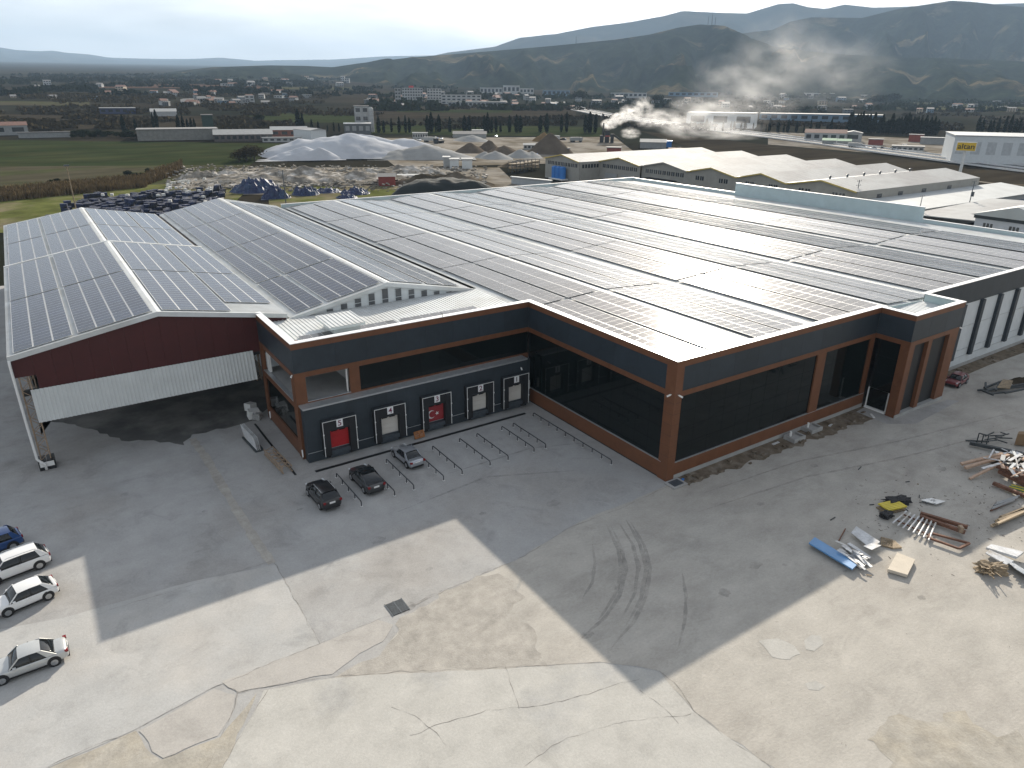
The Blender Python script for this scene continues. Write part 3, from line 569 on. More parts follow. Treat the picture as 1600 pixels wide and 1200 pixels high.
def array(label, group, u_edge, z_edge, du, slope_z, v0, ncol, nrow, lift=.16, gap=.04, objs=True, rail=True, old=False):
    """rows x cols of panels; starts at u_edge going in direction du (+1/-1) with slope; v from v0"""
    PLN, PWD, PMx, PVx, pbx, mc = (1.65, .99, PM2, PV2, pb2, m_cell2) if old else (PLN_, PWD_, PM, PV, pb, m_cell)
    ang = math.atan(slope_z); ca, sa = math.cos(ang), math.sin(ang)
    a = empty('solar_array', (u_edge, v0, z_edge+lift), label, 'solar array', group)
    rotm = Matrix(((du*ca, 0, -sa*du*0), (0, 1, 0), (sa, 0, ca)))
    # local frame: x axis along slope (du), y along V
    X = Vector((du*ca, 0, sa)); Y = Vector((0, 1, 0)); Z = X.cross(Y)
    if Z.z < 0: Y = -Y; Z = -Z
    Rm = Matrix((X, Y, Z)).transposed().to_4x4()
    if objs:
        for i in range(ncol):
            for j in range(nrow):
                off = X*(i*(PLN+gap))+Vector((0, j*(PWD+.02)+(PWD if Y.y < 0 else 0), 0))
                o = bpy.data.objects.new('solar_panel', PMx); col.objects.link(o); o.parent = a
                o.matrix_local = Matrix.Translation(off) @ Rm
    else:
        b = MB(); R3 = np.array(Rm.to_3x3())
        for i in range(ncol):
            for j in range(nrow):
                off = np.array(X*(i*(PLN+gap))+Vector((0, j*(PWD+.02)+(PWD if Y.y < 0 else 0), 0)))
                o = len(b.v); b.v += [tuple(p) for p in PVx @ R3.T+off]; b.f += [tuple(k+o for k in f) for f in pbx.f]; b.mi += pbx.mi
        o = b.build('panel_field', [m_frame2 if old else m_frame, mc], a, local=True); o['kind'] = 'stuff'
    if rail:
        b = MB(); Ltot = nrow*(PWD+.02)
        for i in range(ncol):
            for fx in (.25, .75):
                c = X*(i*(PLN+gap)+PLN*fx)-Z*.05; b.bar(c+Vector((0, .05, 0)), c+Vector((0, Ltot-.05, 0)), .05, .08)
        b.build('mounting_rail', m_steel, a, local=True)
    return a
ordn = ['first', 'second', 'third', 'fourth']
sl = (ZR-ZV)/(PER/2)
VB = [(1.2, 19), (24.0, 19), (46.6, 19), (69.4, 19), (92.2, 19)]
for k, r in enumerate(RIDGES):
    for side in (0, 1):                    # 0 slope towards the dock yard (rising with U), 1 falling
        if k == 3 and side == 1: pass
        for c in (0, 1):
            for bi, (v0, nr) in enumerate(VB):
                vv, nn = v0, nr
                if k == 3 and side == 1: pass
                # column 0 near the valley, column 1 near the ridge
                dist = 1.25+c*(2*PLN+.10+.42)
                if side == 0: ue = r-PER/2+dist; ze = ZV+sl*dist; du = 1; szz = sl
                else: ue = r+PER/2-dist; ze = ZV+sl*dist; du = -1; szz = sl
                if k == 3 and side == 1: ze = ZR-.7*sl*(PER/2-dist); szz = .7*sl
                if k == 0 and side == 0 and c == 0 and bi == 0: vv, nn = 1.2, 19
                if ue > 99.5: continue
                cx_, cv = ue+du*2.3, vv+nn*.57
                dd = math.dist((cx_, cv, 11.5), CAM)
                near = (side == 0 and k == 0 and bi < 4) or (k == 0 and bi < 2) or (k == 1 and side == 0 and bi < 2) or (k == 1 and side == 1 and bi == 0) or (k == 2 and side == 0 and bi == 0)
                near = near and not (side == 1 and c == 0 and bi > 1)
                pos = ['beside the front parapet', 'second from the front parapet', 'midway along it', 'second from the back parapet', 'beside the back parapet'][bi]
                array('%s-side solar array, %s slope of %s warehouse gable, %s' % ('ridge' if c else 'valley', 'rising' if side == 0 else 'far', ordn[k], pos),
                      'solar arrays on the warehouse roof', ue, ze, du, szz, vv, 2, nn, lift=.23, objs=near)
# hall: left slope, two bands (2 and 3 panels), three blocks; right slope a field of pale panels
hs = (HZ1-HZ0)/(HBm-HA)
HPOS = ['at the windowed gable', 'second from the windowed gable', 'second from the rear gable', 'at the rear gable']
for bi, (v0, nr) in enumerate([(35.9, 15), (51.6, 22), (74.2, 22), (96.8, 21)]):
    array('blue grey solar array by the canopy valley of white hall, %s' % HPOS[bi], 'lower solar arrays of the gabled hall', HA+.75, HZ0+hs*.75, 1, hs, v0, 2, nr, gap=.03, objs=bi < 2, old=True)
    array('blue grey solar array under the ridge of white hall, %s' % HPOS[bi], 'upper solar arrays of the gabled hall', HA+4.5, HZ0+hs*4.5, 1, hs, v0, 4, nr, gap=.03, objs=bi < 2, old=True)
hs2 = (HZ1-HZ0)/(HC-HBm)
HP3 = ['at the windowed gable', 'halfway along the roof', 'at the rear gable']
for bi, (v0, nr) in enumerate([(36.0, 22), (61.5, 22), (87.0, 22)]):
    array('pale solar array by the gutter on the white gabled hall, %s' % HP3[bi], 'lower right solar arrays of the gabled hall', HC-1.5, HZ0+hs2*1.4, -1, hs2, v0, 2, nr, objs=bi < 1)
    array('pale solar array by the ridge on the white gabled hall, %s' % HP3[bi], 'upper right solar arrays of the gabled hall', HC-6.45, HZ0+hs2*6.35, -1, hs2, v0, 2, nr, objs=bi < 1)
# canopy: front section and rear section
cs = (CZ1-CZ0)/(CB-CA); cs2 = (CZ1-CZ0)/(CC-CB)
for sec, dz, blocks in (('front', 0., [(35.5, 20), (56.2, 20)]), ('rear', -.75, [(78.4, 20), (99.2, 20)])):
    for bi, (v0, nr) in enumerate(blocks):
        ob = sec == 'front'
        w = 'rear block' if bi else 'front block'
        array('dark blue solar array at the open canopy eave, %s section, %s' % (sec, w), 'outer left solar arrays on the canopy', CA+.35, CZ0+dz+cs*.35, 1, cs, v0, 3, nr, gap=.03, objs=ob, old=True)
        array('dark blue solar array under the canopy ridge, %s section, %s' % (sec, w), 'inner left solar arrays on the canopy', CA+5.75, CZ0+dz+cs*5.75, 1, cs, v0, 4, nr, gap=.03, objs=ob, old=True)
        array('pale grey solar array below the canopy ridge, hall side, %s section, %s' % (sec, w), 'inner right solar arrays on the canopy', CC-5.6, CZ0+dz+cs2*5.6, -1, cs2, v0, 4, nr, gap=.03, objs=ob, old=True)
        sh_ = 4 if sec == 'front' and bi == 0 else 0
        array('pale grey solar array by the canopy valley, hall side, %s section, %s' % (sec, w), 'outer right solar arrays on the canopy', CC-.35, CZ0+dz+cs2*.35, -1, cs2, v0+sh_*1.01, 3, nr-sh_, gap=.03, objs=ob, old=True)
# row of dark panels along the dock parapet
def row2(u0, n, label):
    a = empty('solar_array', (u0, 26.2, 11.12), label, 'solar array')
    for i in range(n):
        o = bpy.data.objects.new('solar_panel', PM); col.objects.link(o); o.parent = a; o.matrix_local = Matrix.Translation((i*(PWD+.03)+PWD, 0, .0)) @ Matrix.Rotation(R(90), 4, 'Z')
    return a
row2(-25.2, 9, 'dark row of solar panels behind the dock parapet next to the roof hatch'); row2(-13.8, 8, 'dark row of solar panels behind the dock parapet next to the inner corner')
# roof hatch
ht = empty('roof_hatch', (-20.4, 28.6, 11.0), 'white ribbed box-like roof hatch on the dock roof', 'roof hatch')
B('hatch_curb', ht, m_wwall, -21.8, -18.9, 27.2, 30.4, 11.0, 11.75)
ribsV(26.6, 12.05, 31.1, 12.15, -22.4, -18.4, .42, .06).build('hatch_roof', m_wroof, ht); B('hatch_lid', ht, m_wwall, -22.3, -18.5, 26.7, 31.0, 11.76, 12.02)
# ================================================================== loading docks
m_door = mat('cream_door', (.60,.57,.52), .5, var=.05); m_doorr = mat('red_door', (.42,.015,.018), .45, var=.06); m_flag = mat('flag_red', (.30,.03,.035), .5, var=.06)
m_seal = mat('black_rubber', (.013,.014,.016), .7, var=.15); m_ink = mat('maroon_ink', (.16,.02,.06), .6, var=.05); m_sign = mat('sign_white', (.75,.75,.75), .5, var=.03)
m_rub = mat('bumper_rubber', (.02,.02,.022), .8, var=.2); m_lip = mat('leveller_steel', (.07,.085,.10), .5, metal=.3, var=.2, vscale=3.)
docks = [('5', -25.85, 'red'), ('4', -20.38, 'cream'), ('3', -14.9, 'flag'), ('2', -9.43, 'cream'), ('1', -4.6, 'cream')]
DL = {'5': 'black dock shelter with a plain red door', '4': 'black dock shelter with a cream door between the plain red and crescent doors', '3': 'black dock shelter with a white crescent and star on its red door', '2': 'black dock shelter with a cream door next to the crescent door, inner corner side', '1': 'black dock shelter with a cream door closest to the inner facade corner'}
for num, u0, kind in docks:
    D = empty('loading_dock', (u0+1.75, 22.1, 0), DL[num], 'loading dock', 'loading dock shelters on the slate wall')
    u1 = u0+3.5; F = 21.45
    B('shelter_side', D, m_seal, u0, u0+.72, F, 22.09, .55, 4.28); B('shelter_side', D, m_seal, u1-.72, u1, F, 22.09, .55, 4.28); B('shelter_head', D, m_seal, u0, u1, F, 22.09, 4.284, 4.35)
    B('head_curtain', D, m_seal, u0+.724, u1-.724, F+.04, F+.10, 3.2, 4.28)
    for k in range(2): B('head_batten', D, m_slate2, u0-.03, u1+.03, F-.04+k*.3, F+.02+k*.3, 4.352+k*.0, 4.41)
    for x in (u0, u1-.06):
        p = B('edge_strip', D, m_whitep, x, x+.06, F-.03, F-.002, .55, 4.35)
        for z in (1.5, 2.9): q = B('marker_lamp', D, m_whitep, x-.03, x+.09, F-.09, F-.032, z, z+.16)
    B('edge_strip', D, m_whitep, u0+.062, u1-.062, F-.03, F-.002, 4.28, 4.34)
    md = {'red': m_doorr, 'cream': m_door, 'flag': m_flag}[kind]
    dr = empty('dock_door', (0, 0, 0)); dr.parent = D
    def dpart(n, m, *a):
        o = MB().box(*a).build(n, m); o.data.transform(Matrix.Translation((-u0-1.75, -22.1, 0))); o.parent = dr; return o
    for j in range(4): dpart('door_section', md, u0+.74, u1-.74, 22.0, 22.06, 1.12+j*.55, 1.12+(j+1)*.55-.012)
    for x in (u0+1.0, u0+1.85): dpart('door_window', m_glass, x, x+.62, 21.985, 21.999, 2.87, 3.13)
    s = B('number_sign', D, m_sign, u0+1.42, u0+2.08, F-.06, F-.032, 3.52, 4.28)
    tm = text_mesh(num, .72, 'number', m_ink if num in '5432' else m_black, .008); o = link(tm, 'number', s, (0, 0, 0)); o.location = Vector((u0+1.75, F-.07, 3.89))-Vector((u0+1.75, 22.1, 0)); o.rotation_euler = (R(90), 0, 0); o.scale = (1.15, 1.1, 1)
    B('leveller_lip', D, m_lip, u0+.75, u1-.75, 21.6, 22.09, .55, .98); B('dock_pit', D, m_lip, u0+.8, u1-.8, 22.0, 22.09, 0, .5)
    for x in (u0+.45, u1-.7): B('bumper', D, m_rub, x, x+.25, 21.85, 22.09, .15, .53)
    if kind == 'flag':
        cx_, cz, yy = u0+1.28, 1.95, 21.99
        pts = [(cx_+.48*math.cos(a), cz+.48*math.sin(a)) for a in np.linspace(R(38), R(322), 28)]+[(cx_+.12+.385*math.cos(a), cz+.385*math.sin(a)) for a in np.linspace(R(310), R(50), 28)]
        b = MB(); n_ = 28
        b.add([(x, yy, z) for x, z in pts], [(i, i+1, 55-i-1, 55-i) for i in range(27)]); o = b.build('crescent', m_sign); o.data.transform(Matrix.Translation((-u0-1.75, -22.1, 0))); o.parent = dr
        sx, sz = cx_+.70, cz; st = [(sx+(.26 if k % 2 == 0 else .10)*math.cos(R(180+36*k)), sz+(.26 if k % 2 == 0 else .10)*math.sin(R(180+36*k))) for k in range(10)]
        b = MB(); b.add([(sx, yy, sz)]+[(x, yy, z) for x, z in st], [(0, 1+k, 1+(k+1) % 10) for k in range(10)]); o = b.build('star', m_sign); o.data.transform(Matrix.Translation((-u0-1.75, -22.1, 0))); o.parent = dr
# cable box beside dock 1, pallet on the apron
bx = B('switch_box', None, m_whitep, -.72, -.45, 22.2, 22.39, 1.9, 3.0); tag(bx, 'tall white switch box on the wall at the inner corner', 'switch box')
m_pal = mat('orange_pallet_wood', (.34,.14,.05), .8, var=.2, vscale=4.); m_wood = mat('pale_timber', (.42,.33,.22), .8, var=.2, vscale=4., stretch=(1,6,6)); m_oldwood = mat('weathered_timber', (.26,.20,.13), .85, var=.25, vscale=3.)
def pallet(loc, rz, m, label, group=None, L_=1.2, W_=.8, rx=0, ry=0):
    P = empty('pallet', loc, label, 'pallet', group, rz); P.rotation_euler = (rx, ry, rz)
    for i in range(6): MB().box(-L_/2, L_/2, -W_/2+i*W_/6+.012, -W_/2+(i+1)*W_/6-.03, .115, .138).build('slat', m, P, local=True)
    for x in (-L_/2+.05, 0, L_/2-.05): MB().box(x-.05, x+.05, -W_/2, W_/2, .022, .113).build('stringer', m, P, local=True)
    for y in (-W_/2+.06, W_/2-.06): MB().box(-L_/2, L_/2, y-.05, y+.05, 0, .02).build('bottom_board', m, P, local=True)
    return P
pallet((-15.6, 21.2, .42), .05, m_pal, 'orange pallet tipped against the slate wall between two dock shelters', rx=R(72))
# drain channel along the docks and the square yard drain
ch = empty('drain_channel', (-15, 20.2, 0), 'long dark grated drain channel in the concrete before the docks', 'drain')
for i in range(25): B('grate', ch, m_black, -27.4+i, -26.42+i, 19.98, 20.38, -.02, .004)
dg = empty('yard_drain', (-29.2, -2.25, 0), 'square slotted metal drain grate in the sunlit concrete', 'drain')
B('pit', dg, m_black, -29.85, -28.55, -2.95, -1.55, -.03, .002)
for i in range(12): B('grate_bar', dg, m_lip, -29.8, -28.6, -2.9+i*.113, -2.9+i*.113+.055, .003, .02)
for x in (-29.88, -28.58, -29.23): B('grate_frame', dg, m_lip, x-.03, x+.03, -2.98, -1.5, .004, .024)
# guard rails between the parking bays
m_rail = mat('dark_rail_paint', (.022,.026,.032), .5, var=.1)
def rail(L_):
    G = empty('guard_rail', (0, 0, 0)); b = MB(); b.tube([(0, 0, .05), (0, .0, .42), (0, .12, .52), (0, L_-.12, .52), (0, L_, .42), (0, L_, .05)], .05, 8); b.build('top_rail', m_rail, G, smooth=True, local=True)
    n = max(2, int(L_/1.45))
    for i in range(1, n): MB().tube([(0, L_*i/n, .02), (0, L_*i/n, .5)], .045, 8).build('post', m_rail, G, smooth=True, local=True)
    for i in range(n+1): MB().box(-.11, .11, L_*i/n-.11, L_*i/n+.11, 0, .012).build('base_plate', m_whitep, G, local=True)
    return G
nm = ['outermost one, beside the black car', 'between the dark grey car and the silver car, grey side', 'between the dark grey car and the silver car, silver side', 'on the empty side of the silver car', 'before the crescent door, plain red door side', 'before the crescent door, inner corner side', 'of the bay past the crescent door, crescent side', 'of the bay past the crescent door, inner corner side', 'next to the extra long rail']
proto = rail(6.1)
for i, u in enumerate([-26.1, -22.85, -20.9, -17.75, -15.7, -12.5, -10.35, -7.15, -5.65]):
    G = proto if i == 0 else copy_tree(proto); G.location = (u, 11.8, 0); tag(G, 'low dark tubular guard rail, '+nm[i], 'guard rail', 'guard rails between the dock bays')
G = rail(13.5); G.location = (-2.2, 5.4, 0); tag(G, 'extra long low dark guard rail running beside the glazed wall', 'guard rail', 'guard rails between the dock bays')
# bullet cameras
def bullet(loc, d, label):
    Cc = empty('security_camera', loc, label, 'camera'); d = Vector(d).normalized()
    MB().tube([Vector((0,0,0)), d*.16+Vector((0,0,-.02))], .03, 6).build('bracket', m_whitep, Cc, local=True); MB().tube([d*.10, d*.48+Vector((0,0,-.10))], .085, 8).build('camera_body', m_whitep, Cc, local=True, smooth=False)
    MB().tube([d*.475+Vector((0,0,-.1)), d*.50+Vector((0,0,-.105))], .06, 8).build('lens', m_black, Cc, local=True)
bullet((-.05, .35, 8.95), (-1, .3, -.1), 'white bullet camera on the corner pillar aimed at the dock yard'); bullet((.35, -.05, 8.95), (.5, -1, -.1), 'white bullet camera on the corner pillar aimed along the front')
bullet((-Wd-.05, Vd+.4, 9.0), (-.6, -.8, -.1), 'white bullet camera under the slate band above the open corner room'); bullet((-1.8, 22.1, 4.95), (-.3, -1, -.2), 'white bullet camera on the slate wall near the inner corner')
bullet((PU+PL, -PP, 9.1), (1, -.2, -.1), 'white bullet camera on the outer corner of the entrance block')
# short downpipes
for p, l in (((-Wd-.12, 34.2), 'short white downpipe at the foot of the brown wall near the canopy'), ((-Wd-.1, Vd-.15), 'short white downpipe at the foot of the brown corner pillar')):
    b = MB(); b.tube([(p[0], p[1], 1.1), (p[0], p[1], .35), (p[0]-.12, p[1]-.1, .12)], .075, 8); tag(b.build('downpipe', m_whitep, smooth=True), l, 'downpipe')
for (x, y), l in (((-.05, 13.2), 'tiny dark bird-like vent hook on the parapet above the glazed wall'), ((-11.2, Vd), 'tiny dark hook on the parapet above the dock glazing')):
    b = MB(); b.tube([(x, y, HP), (x, y-.02, HP+.35), (x-.25, y-.1, HP+.5)], .035, 6); tag(b.build('parapet_hook', m_black), l, 'hook')

# ================================================================== cars
m_tyre2 = mat('tyre', (.016,.016,.017), .85, var=.1); m_rim = mat('alloy_rim', (.45,.46,.47), .3, metal=.8, var=.05); m_cglass = mat('car_glass', (.010,.013,.015), .06, var=.1, spec=.6)
m_trim = mat('car_trim', (.012,.012,.013), .6, var=.05); m_tail = mat('tail_lamp', (.20,.008,.010), .25, var=.1); m_head = mat('head_lamp', (.55,.57,.58), .15, var=.05); m_plate = mat('number_plate', (.7,.7,.68), .5)
def paint(name, c, metal=.0): return mat(name, c, .32, metal=metal, var=.02, coat=.8, spec=.5)
def loft(secs, mi=0):
    b = MB(); n = len(secs[0]); vs = [p for s in secs for p in s]
    b.add(vs, [(i*n+j, i*n+(j+1) % n, (i+1)*n+(j+1) % n, (i+1)*n+j) for i in range(len(secs)-1) for j in range(n)]+[tuple(range(n))[::-1], tuple(range((len(secs)-1)*n, len(secs)*n))]); return b
def car(L_, W_, H_, body, style, loc, rz, label, group=None, roofm=None, rails=False):
    """x forward. style gives fractions: windscreen base, roof front, roof rear, rear-window base, hood height, deck height, cabin type"""
    C_ = empty('car', loc, label, 'car', group, rz); h = L_/2; w = W_/2
    wb, rf, rr, rb, zh, zd, gc = style          # x fractions from the nose (0) to the tail (1), heights as fraction of H
    X = lambda f: h-f*L_
    belt = .60*H_ if H_ < 1.55 else .63*H_
    prof = [(0., .40*H_, .74), (.02, zh*H_*.90, .86), (.08, zh*H_*.98, .95), (.18, zh*H_*1.03, .985), (wb, belt, 1.), ((wb+rb)/2, belt+.01, 1.), (rb, max(belt+.02, zd*H_-.03), .99), (.93 if rb < .93 else .97, zd*H_, .95), (.985, zd*H_*.95, .88), (1., .45*H_, .78)]
    secs = []
    for f, zt, wf in prof:
        ww = w*wf; gz_ = gc if .06 < f < .95 else gc+.06
        half = [(ww*.86, gz_), (ww*.99, gz_+.12), (ww, gz_+(zt-gz_)*.45), (ww*.985, gz_+(zt-gz_)*.78), (ww*.90, zt-.01), (ww*.6, zt+.025), (0, zt+.04)]
        ring = [(X(f), y, z) for y, z in half]+[(X(f), -y, z) for y, z in half[-2::-1]]
        secs.append(ring)
    bo = loft(secs).build('body', body, C_, smooth=True, local=True); md = bo.modifiers.new('sub', 'SUBSURF'); md.levels = 2; md.render_levels = 2
    # cabin glass
    cab = []
    zt = H_-.03
    for f, z, wf in [(wb-.015, belt-.03, .90), (wb+.35*(rf-wb), belt+.36*(zt-belt), .87), (rf, zt-.04, .76), ((rf+rr)/2, zt, .76), (rr, zt-.05, .75), (rr+.6*(rb-rr), belt+.54*(zt-belt), .80), (rb+.015, belt-.02, .87)]:
        bw_ = w*.93; tw = w*wf
        cab.append([(X(f), bw_, belt-.05), (X(f), bw_*.985, belt+.02 if z > belt+.05 else z), (X(f), tw+.0, z-.03 if z > belt+.1 else z), (X(f), tw*.8, z), (X(f), 0, z+.015), (X(f), -tw*.8, z), (X(f), -tw, z-.03 if z > belt+.1 else z), (X(f), -bw_*.985, belt+.02 if z > belt+.05 else z), (X(f), -bw_, belt-.05)])
    cg = loft(cab).build('cabin_glass', m_cglass, C_, smooth=True, local=True)
    # roof skin
    b = MB(); vs = []; fr = np.linspace(rf-.012, rr+.02, 6)
    for f in fr:
        t = (f-fr[0])/(fr[-1]-fr[0]); z = zt+.012-.05*(2*t-1)**2+.015
        for y in np.linspace(-1, 1, 7): vs.append((X(f), y*w*.775, z+.02-.045*y*y-(.03 if abs(y) > .99 else 0)))
    b.add(vs, [(i*7+j, (i+1)*7+j, (i+1)*7+j+1, i*7+j+1)[::-1] for i in range(5) for j in range(6)]); b.build('roof', roofm or body, C_, smooth=True, local=True)
    # pillars
    for s in (1, -1):
        for (fa, za, ya), (fb, zb, yb), ww in (((wb-.005, belt, .93), (rf, zt-.02, .775), .075), (((wb+rb)/2-.02, belt, .945), ((rf+rr)/2, zt-.02, .79), .07)):
            MB().bar((X(fa), s*w*ya, za-.02), (X(fb), s*w*yb, zb), .045, ww, up=(1, 0, 0)).build('pillar', body if ww != .07 else m_trim, C_, local=True)
        yb_, yt_ = s*w*.945, s*w*.785; rp = [(X(rb+.01), yb_, belt-.02), (X(rb-.11), yb_, belt-.02), (X(rr-.03), yt_, zt-.02), (X(rr+.025), yt_, zt-.02)]
        MB().prism(rp, (0, -s*.05, 0)).build('pillar', body, C_, local=True)
        mir = MB().box(X(wb+.06)-.09, X(wb+.06)+.09, s*(w+.08)-.09, s*(w+.08)+.09, belt-.02, belt+.12); mir.build('mirror', body, C_, local=True)
        MB().box(X(.10), X(.015), s*w*.84-.14, s*w*.84+.03, zh*H_*.80, zh*H_*.92).build('headlamp', m_head, C_, local=True)
        MB().box(X(1.)+.0, X(.955), s*w*.80-.16, s*w*.80+.07, zd*H_*.74, zd*H_*.92).build('tail_lamp', m_tail, C_, local=True)
        MB().box(X(.83), X(.17), s*w*.975-.02, s*w*.975+.02, gc, gc+.10).build('side_skirt', m_trim, C_, local=True)
        for f, r_ in ((.19, .325), (.81, .325)):
            r_ = r_*(1.08 if H_ > 1.55 else 1.)
            MB().tube([(X(f), s*(w-.16), r_+.03), (X(f), s*(w+.006), r_+.03)], r_+.07, 20).build('wheel_arch', m_trim, C_, local=True)
            wh_ = MB().tube([(X(f), s*(w-.2), r_), (X(f), s*(w-.01), r_), (X(f), s*(w+.02), r_)], [r_, r_, r_*.92], 20).build('wheel', m_tyre2, C_, local=True)
            rm_ = MB(); rm_.tube([(X(f), s*(w+.0), r_), (X(f), s*(w+.026), r_)], r_*.64, 16)
            for k in range(5): an = 2*math.pi*k/5; rm_.bar((X(f), s*(w+.028), r_), (X(f)+math.cos(an)*r_*.62, s*(w+.028), r_+math.sin(an)*r_*.62), .05, .02)
            o = rm_.build('rim', m_rim, C_, local=True); o.parent = wh_
    if rails:
        for s in (1, -1): MB().tube([(X(rf+.02), s*w*.7, zt+.02), (X(rf+.05), s*w*.7, zt+.07), (X(rr-.04), s*w*.7, zt+.06), (X(rr), s*w*.7, zt)], .022, 6).build('roof_rail', m_steel, C_, local=True)
    MB().box(X(1.)-.025, X(1.)+.02, -.26, .26, .50*H_ if H_ < 1.55 else .47*H_, .50*H_+.11).build('number_plate', m_plate, C_, local=True)
    MB().box(X(1.)-.015, X(.97), -w*.72, w*.72, gc+.02, gc+.2).build('rear_bumper_trim', m_trim, C_, local=True); MB().box(X(.03), X(0.)+.01, -w*.7, w*.7, gc+.05, gc+.27).build('front_grille', m_trim, C_, local=True)
    for s in (1, -1):
        for f in ((wb+rb)/2-.06, rb-.12): MB().box(X(f)-.09, X(f)+.09, s*w*.995-.012, s*w*.995+.02, belt-.17, belt-.135).build('door_handle', body, C_, local=True)
    return C_
SEDAN = (.30, .43, .67, .85, .56, .645, .20); HATCH = (.25, .40, .76, .95, .59, .66, .19); SUV = (.28, .40, .82, .945, .60, .66, .24); COUPE = (.28, .42, .64, .93, .58, .66, .24); MPV = (.22, .37, .83, .965, .57, .64, .20)
p_black = paint('black_car_paint', (.006,.007,.009)); p_grey = paint('graphite_car_paint', (.05,.052,.056), .5); p_silver = paint('silver_car_paint', (.40,.42,.45), .6); p_white = paint('white_car_paint', (.74,.74,.73)); p_blue = paint('blue_car_paint', (.02,.07,.22), .3); p_red = paint('faded_red_car_paint', (.17,.03,.035)); p_beige = paint('champagne_car_paint', (.50,.51,.50), .4)
car(4.55, 1.86, 1.66, p_black, SUV, (-28.55, 14.75, 0), R(92), 'black sport utility car with roof rails, parked by the outermost guard rail', rails=True)
car(4.75, 1.88, 1.60, p_grey, COUPE, (-24.15, 15.25, 0), R(91), 'dark grey car with a sloping rear window between two guard rails', roofm=m_cglass)
car(4.45, 1.74, 1.45, p_silver, SEDAN, (-18.85, 17.35, 0), R(92), 'silver saloon car parked in the shade between two guard rails')
car(4.55, 1.76, 1.46, p_beige, SEDAN, (-51.5, 5.5, 0), R(181), 'silver grey saloon car parked in full sun, apart from the white hatchback')
car(4.05, 1.74, 1.50, p_white, HATCH, (-51.45, 12.95, 0), R(192), 'white hatchback car parked in sun, its tail to the yard')
car(4.65, 1.80, 1.72, p_white, MPV, (-52.0, 17.5, 0), R(191), 'tall white people carrier between the hatchback and the blue car', rails=True)
car(4.4, 1.82, 1.62, p_blue, SUV, (-53.6, 21.6, 0), R(192), 'blue car parked in the shadow behind the white people carrier')
car(3.9, 1.62, 1.42, p_red, HATCH, (49.3, -2.6, 0), R(186), 'faded dark red hatchback car parked behind the entrance block')
# ================================================================== neighbouring factory behind
m_cream = mat('cream_wall', (.30,.29,.26), .7, var=.08, vscale=.5); m_yel = mat('yellow_verge', (.50,.38,.10), .6); m_win = mat('dark_window', (.03,.036,.042), .15, var=.2, spec=.5); m_mull = mat('window_mullion', (.42,.44,.45), .6)
m_lroof = mat('bright_roof_sheet', (.36,.37,.37), .7, var=.06, vscale=.3, c2=(.30,.30,.30), c2scale=.06, spec=.08); m_bluep = mat('blue_paint', (.02,.16,.48), .5, var=.08); m_gwall = mat('grey_render', (.30,.31,.31), .75, var=.08)
m_open = mat('dark_opening', (.012,.013,.014), .9)
fac = empty('factory', (180, 130, T(180,130)), 'long cream factory with six white gabled roofs behind the warehouse parapet', 'factory')
gab = [(205.5, 183., 136., 130.), (183., 160., 146., 146.), (160., 137.5, 147., 147.), (137.5, 116., 147., 147.), (116., 97., 147., 147.), (97., 74., 147., 147.)]
Z0f, Zrf = 9.3, 11.4; UBK = 216.
for gi, (va, vb, u0, u1_) in enumerate(gab):
    vm = (va+vb)/2
    for a, c in ((va, vm), (vb, vm)):
        bb = MB(); n = 30; us = np.linspace(u0-.6, UBK, n+1)
        for i in range(n): bb.add([(us[i]+.02, a, Z0f), (us[i+1]-.02, a, Z0f), (us[i+1]-.02, c, Zrf), (us[i]+.02, c, Zrf)], [(0,1,2,3) if a < c else (3,2,1,0)])
        bb.build('roof_slope', m_lroof, fac)
        MB().prism([(u0-.62, a, Z0f-.35), (u0-.62, c, Zrf-.35), (u0-.62, c, Zrf+.05), (u0-.62, a, Z0f+.05)], (.1, 0, 0)).build('verge_trim', m_yel if gi != 2 else m_cream, fac)
    MB().prism([(u0, va, -.5), (u0, vb, -.5), (u0, vb, Z0f-.05), (u0, vm, Zrf-.05), (u0, va, Z0f-.05)], (.3, 0, 0)).build('gable_wall', m_cream, fac)
    n = 9
    for i in range(n):
        if gi in (0, 1, 2, ) or (gi > 2 and i in (1, 2, 6, 7)):
            v = vb+1.5+(va-vb-3)*i/n; z1 = 8.4 if gi != 3 else 8.2
            wd_ = (va-vb-3)/n*.72
            wn = B('window', fac, m_win, u0-.08, u0-.02, v, v+wd_, z1-1.35, z1); lw = Vector(fac.location)
            o = MB().box(u0-.10, u0-.081, v+wd_*.45, v+wd_*.55, z1-1.35, z1).build('mullion', m_mull); o.data.transform(Matrix.Translation(-lw)); o.parent = wn
for v_ in (183., 160., 137.5, 116., 97.): B('valley_gutter', fac, m_lip, 147.5, UBK, v_-.5, v_+.5, Z0f-.1, Z0f+.12)
for a, b_ in ((136., 146.),): B('jog_wall', fac, m_cream, a, b_, 182.9, 183.15, -.5, Z0f); 
for i in range(6): B('window', fac, m_win, 137.2+i*1.45, 138.2+i*1.45, 182.84, 182.88, 6.9, 8.3)
B('end_wall', fac, m_cream, 147.3, UBK, 74.0, 74.3, -.5, Z0f-.02)
for i, u in enumerate((157, 168, 181, 196)): B('window', fac, m_win, u, u+2.4, 73.92, 73.98, 6.2, 8.0)
B('loading_shutter', fac, m_gwall, 145.6, 145.9, 163., 169.5, 0, 5.2); B('loading_shutter', fac, m_gwall, 145.6, 145.9, 172., 179, 0, 5.2)
B('awning', fac, m_open, 144.8, 147, 142, 156, 5.3, 5.6)
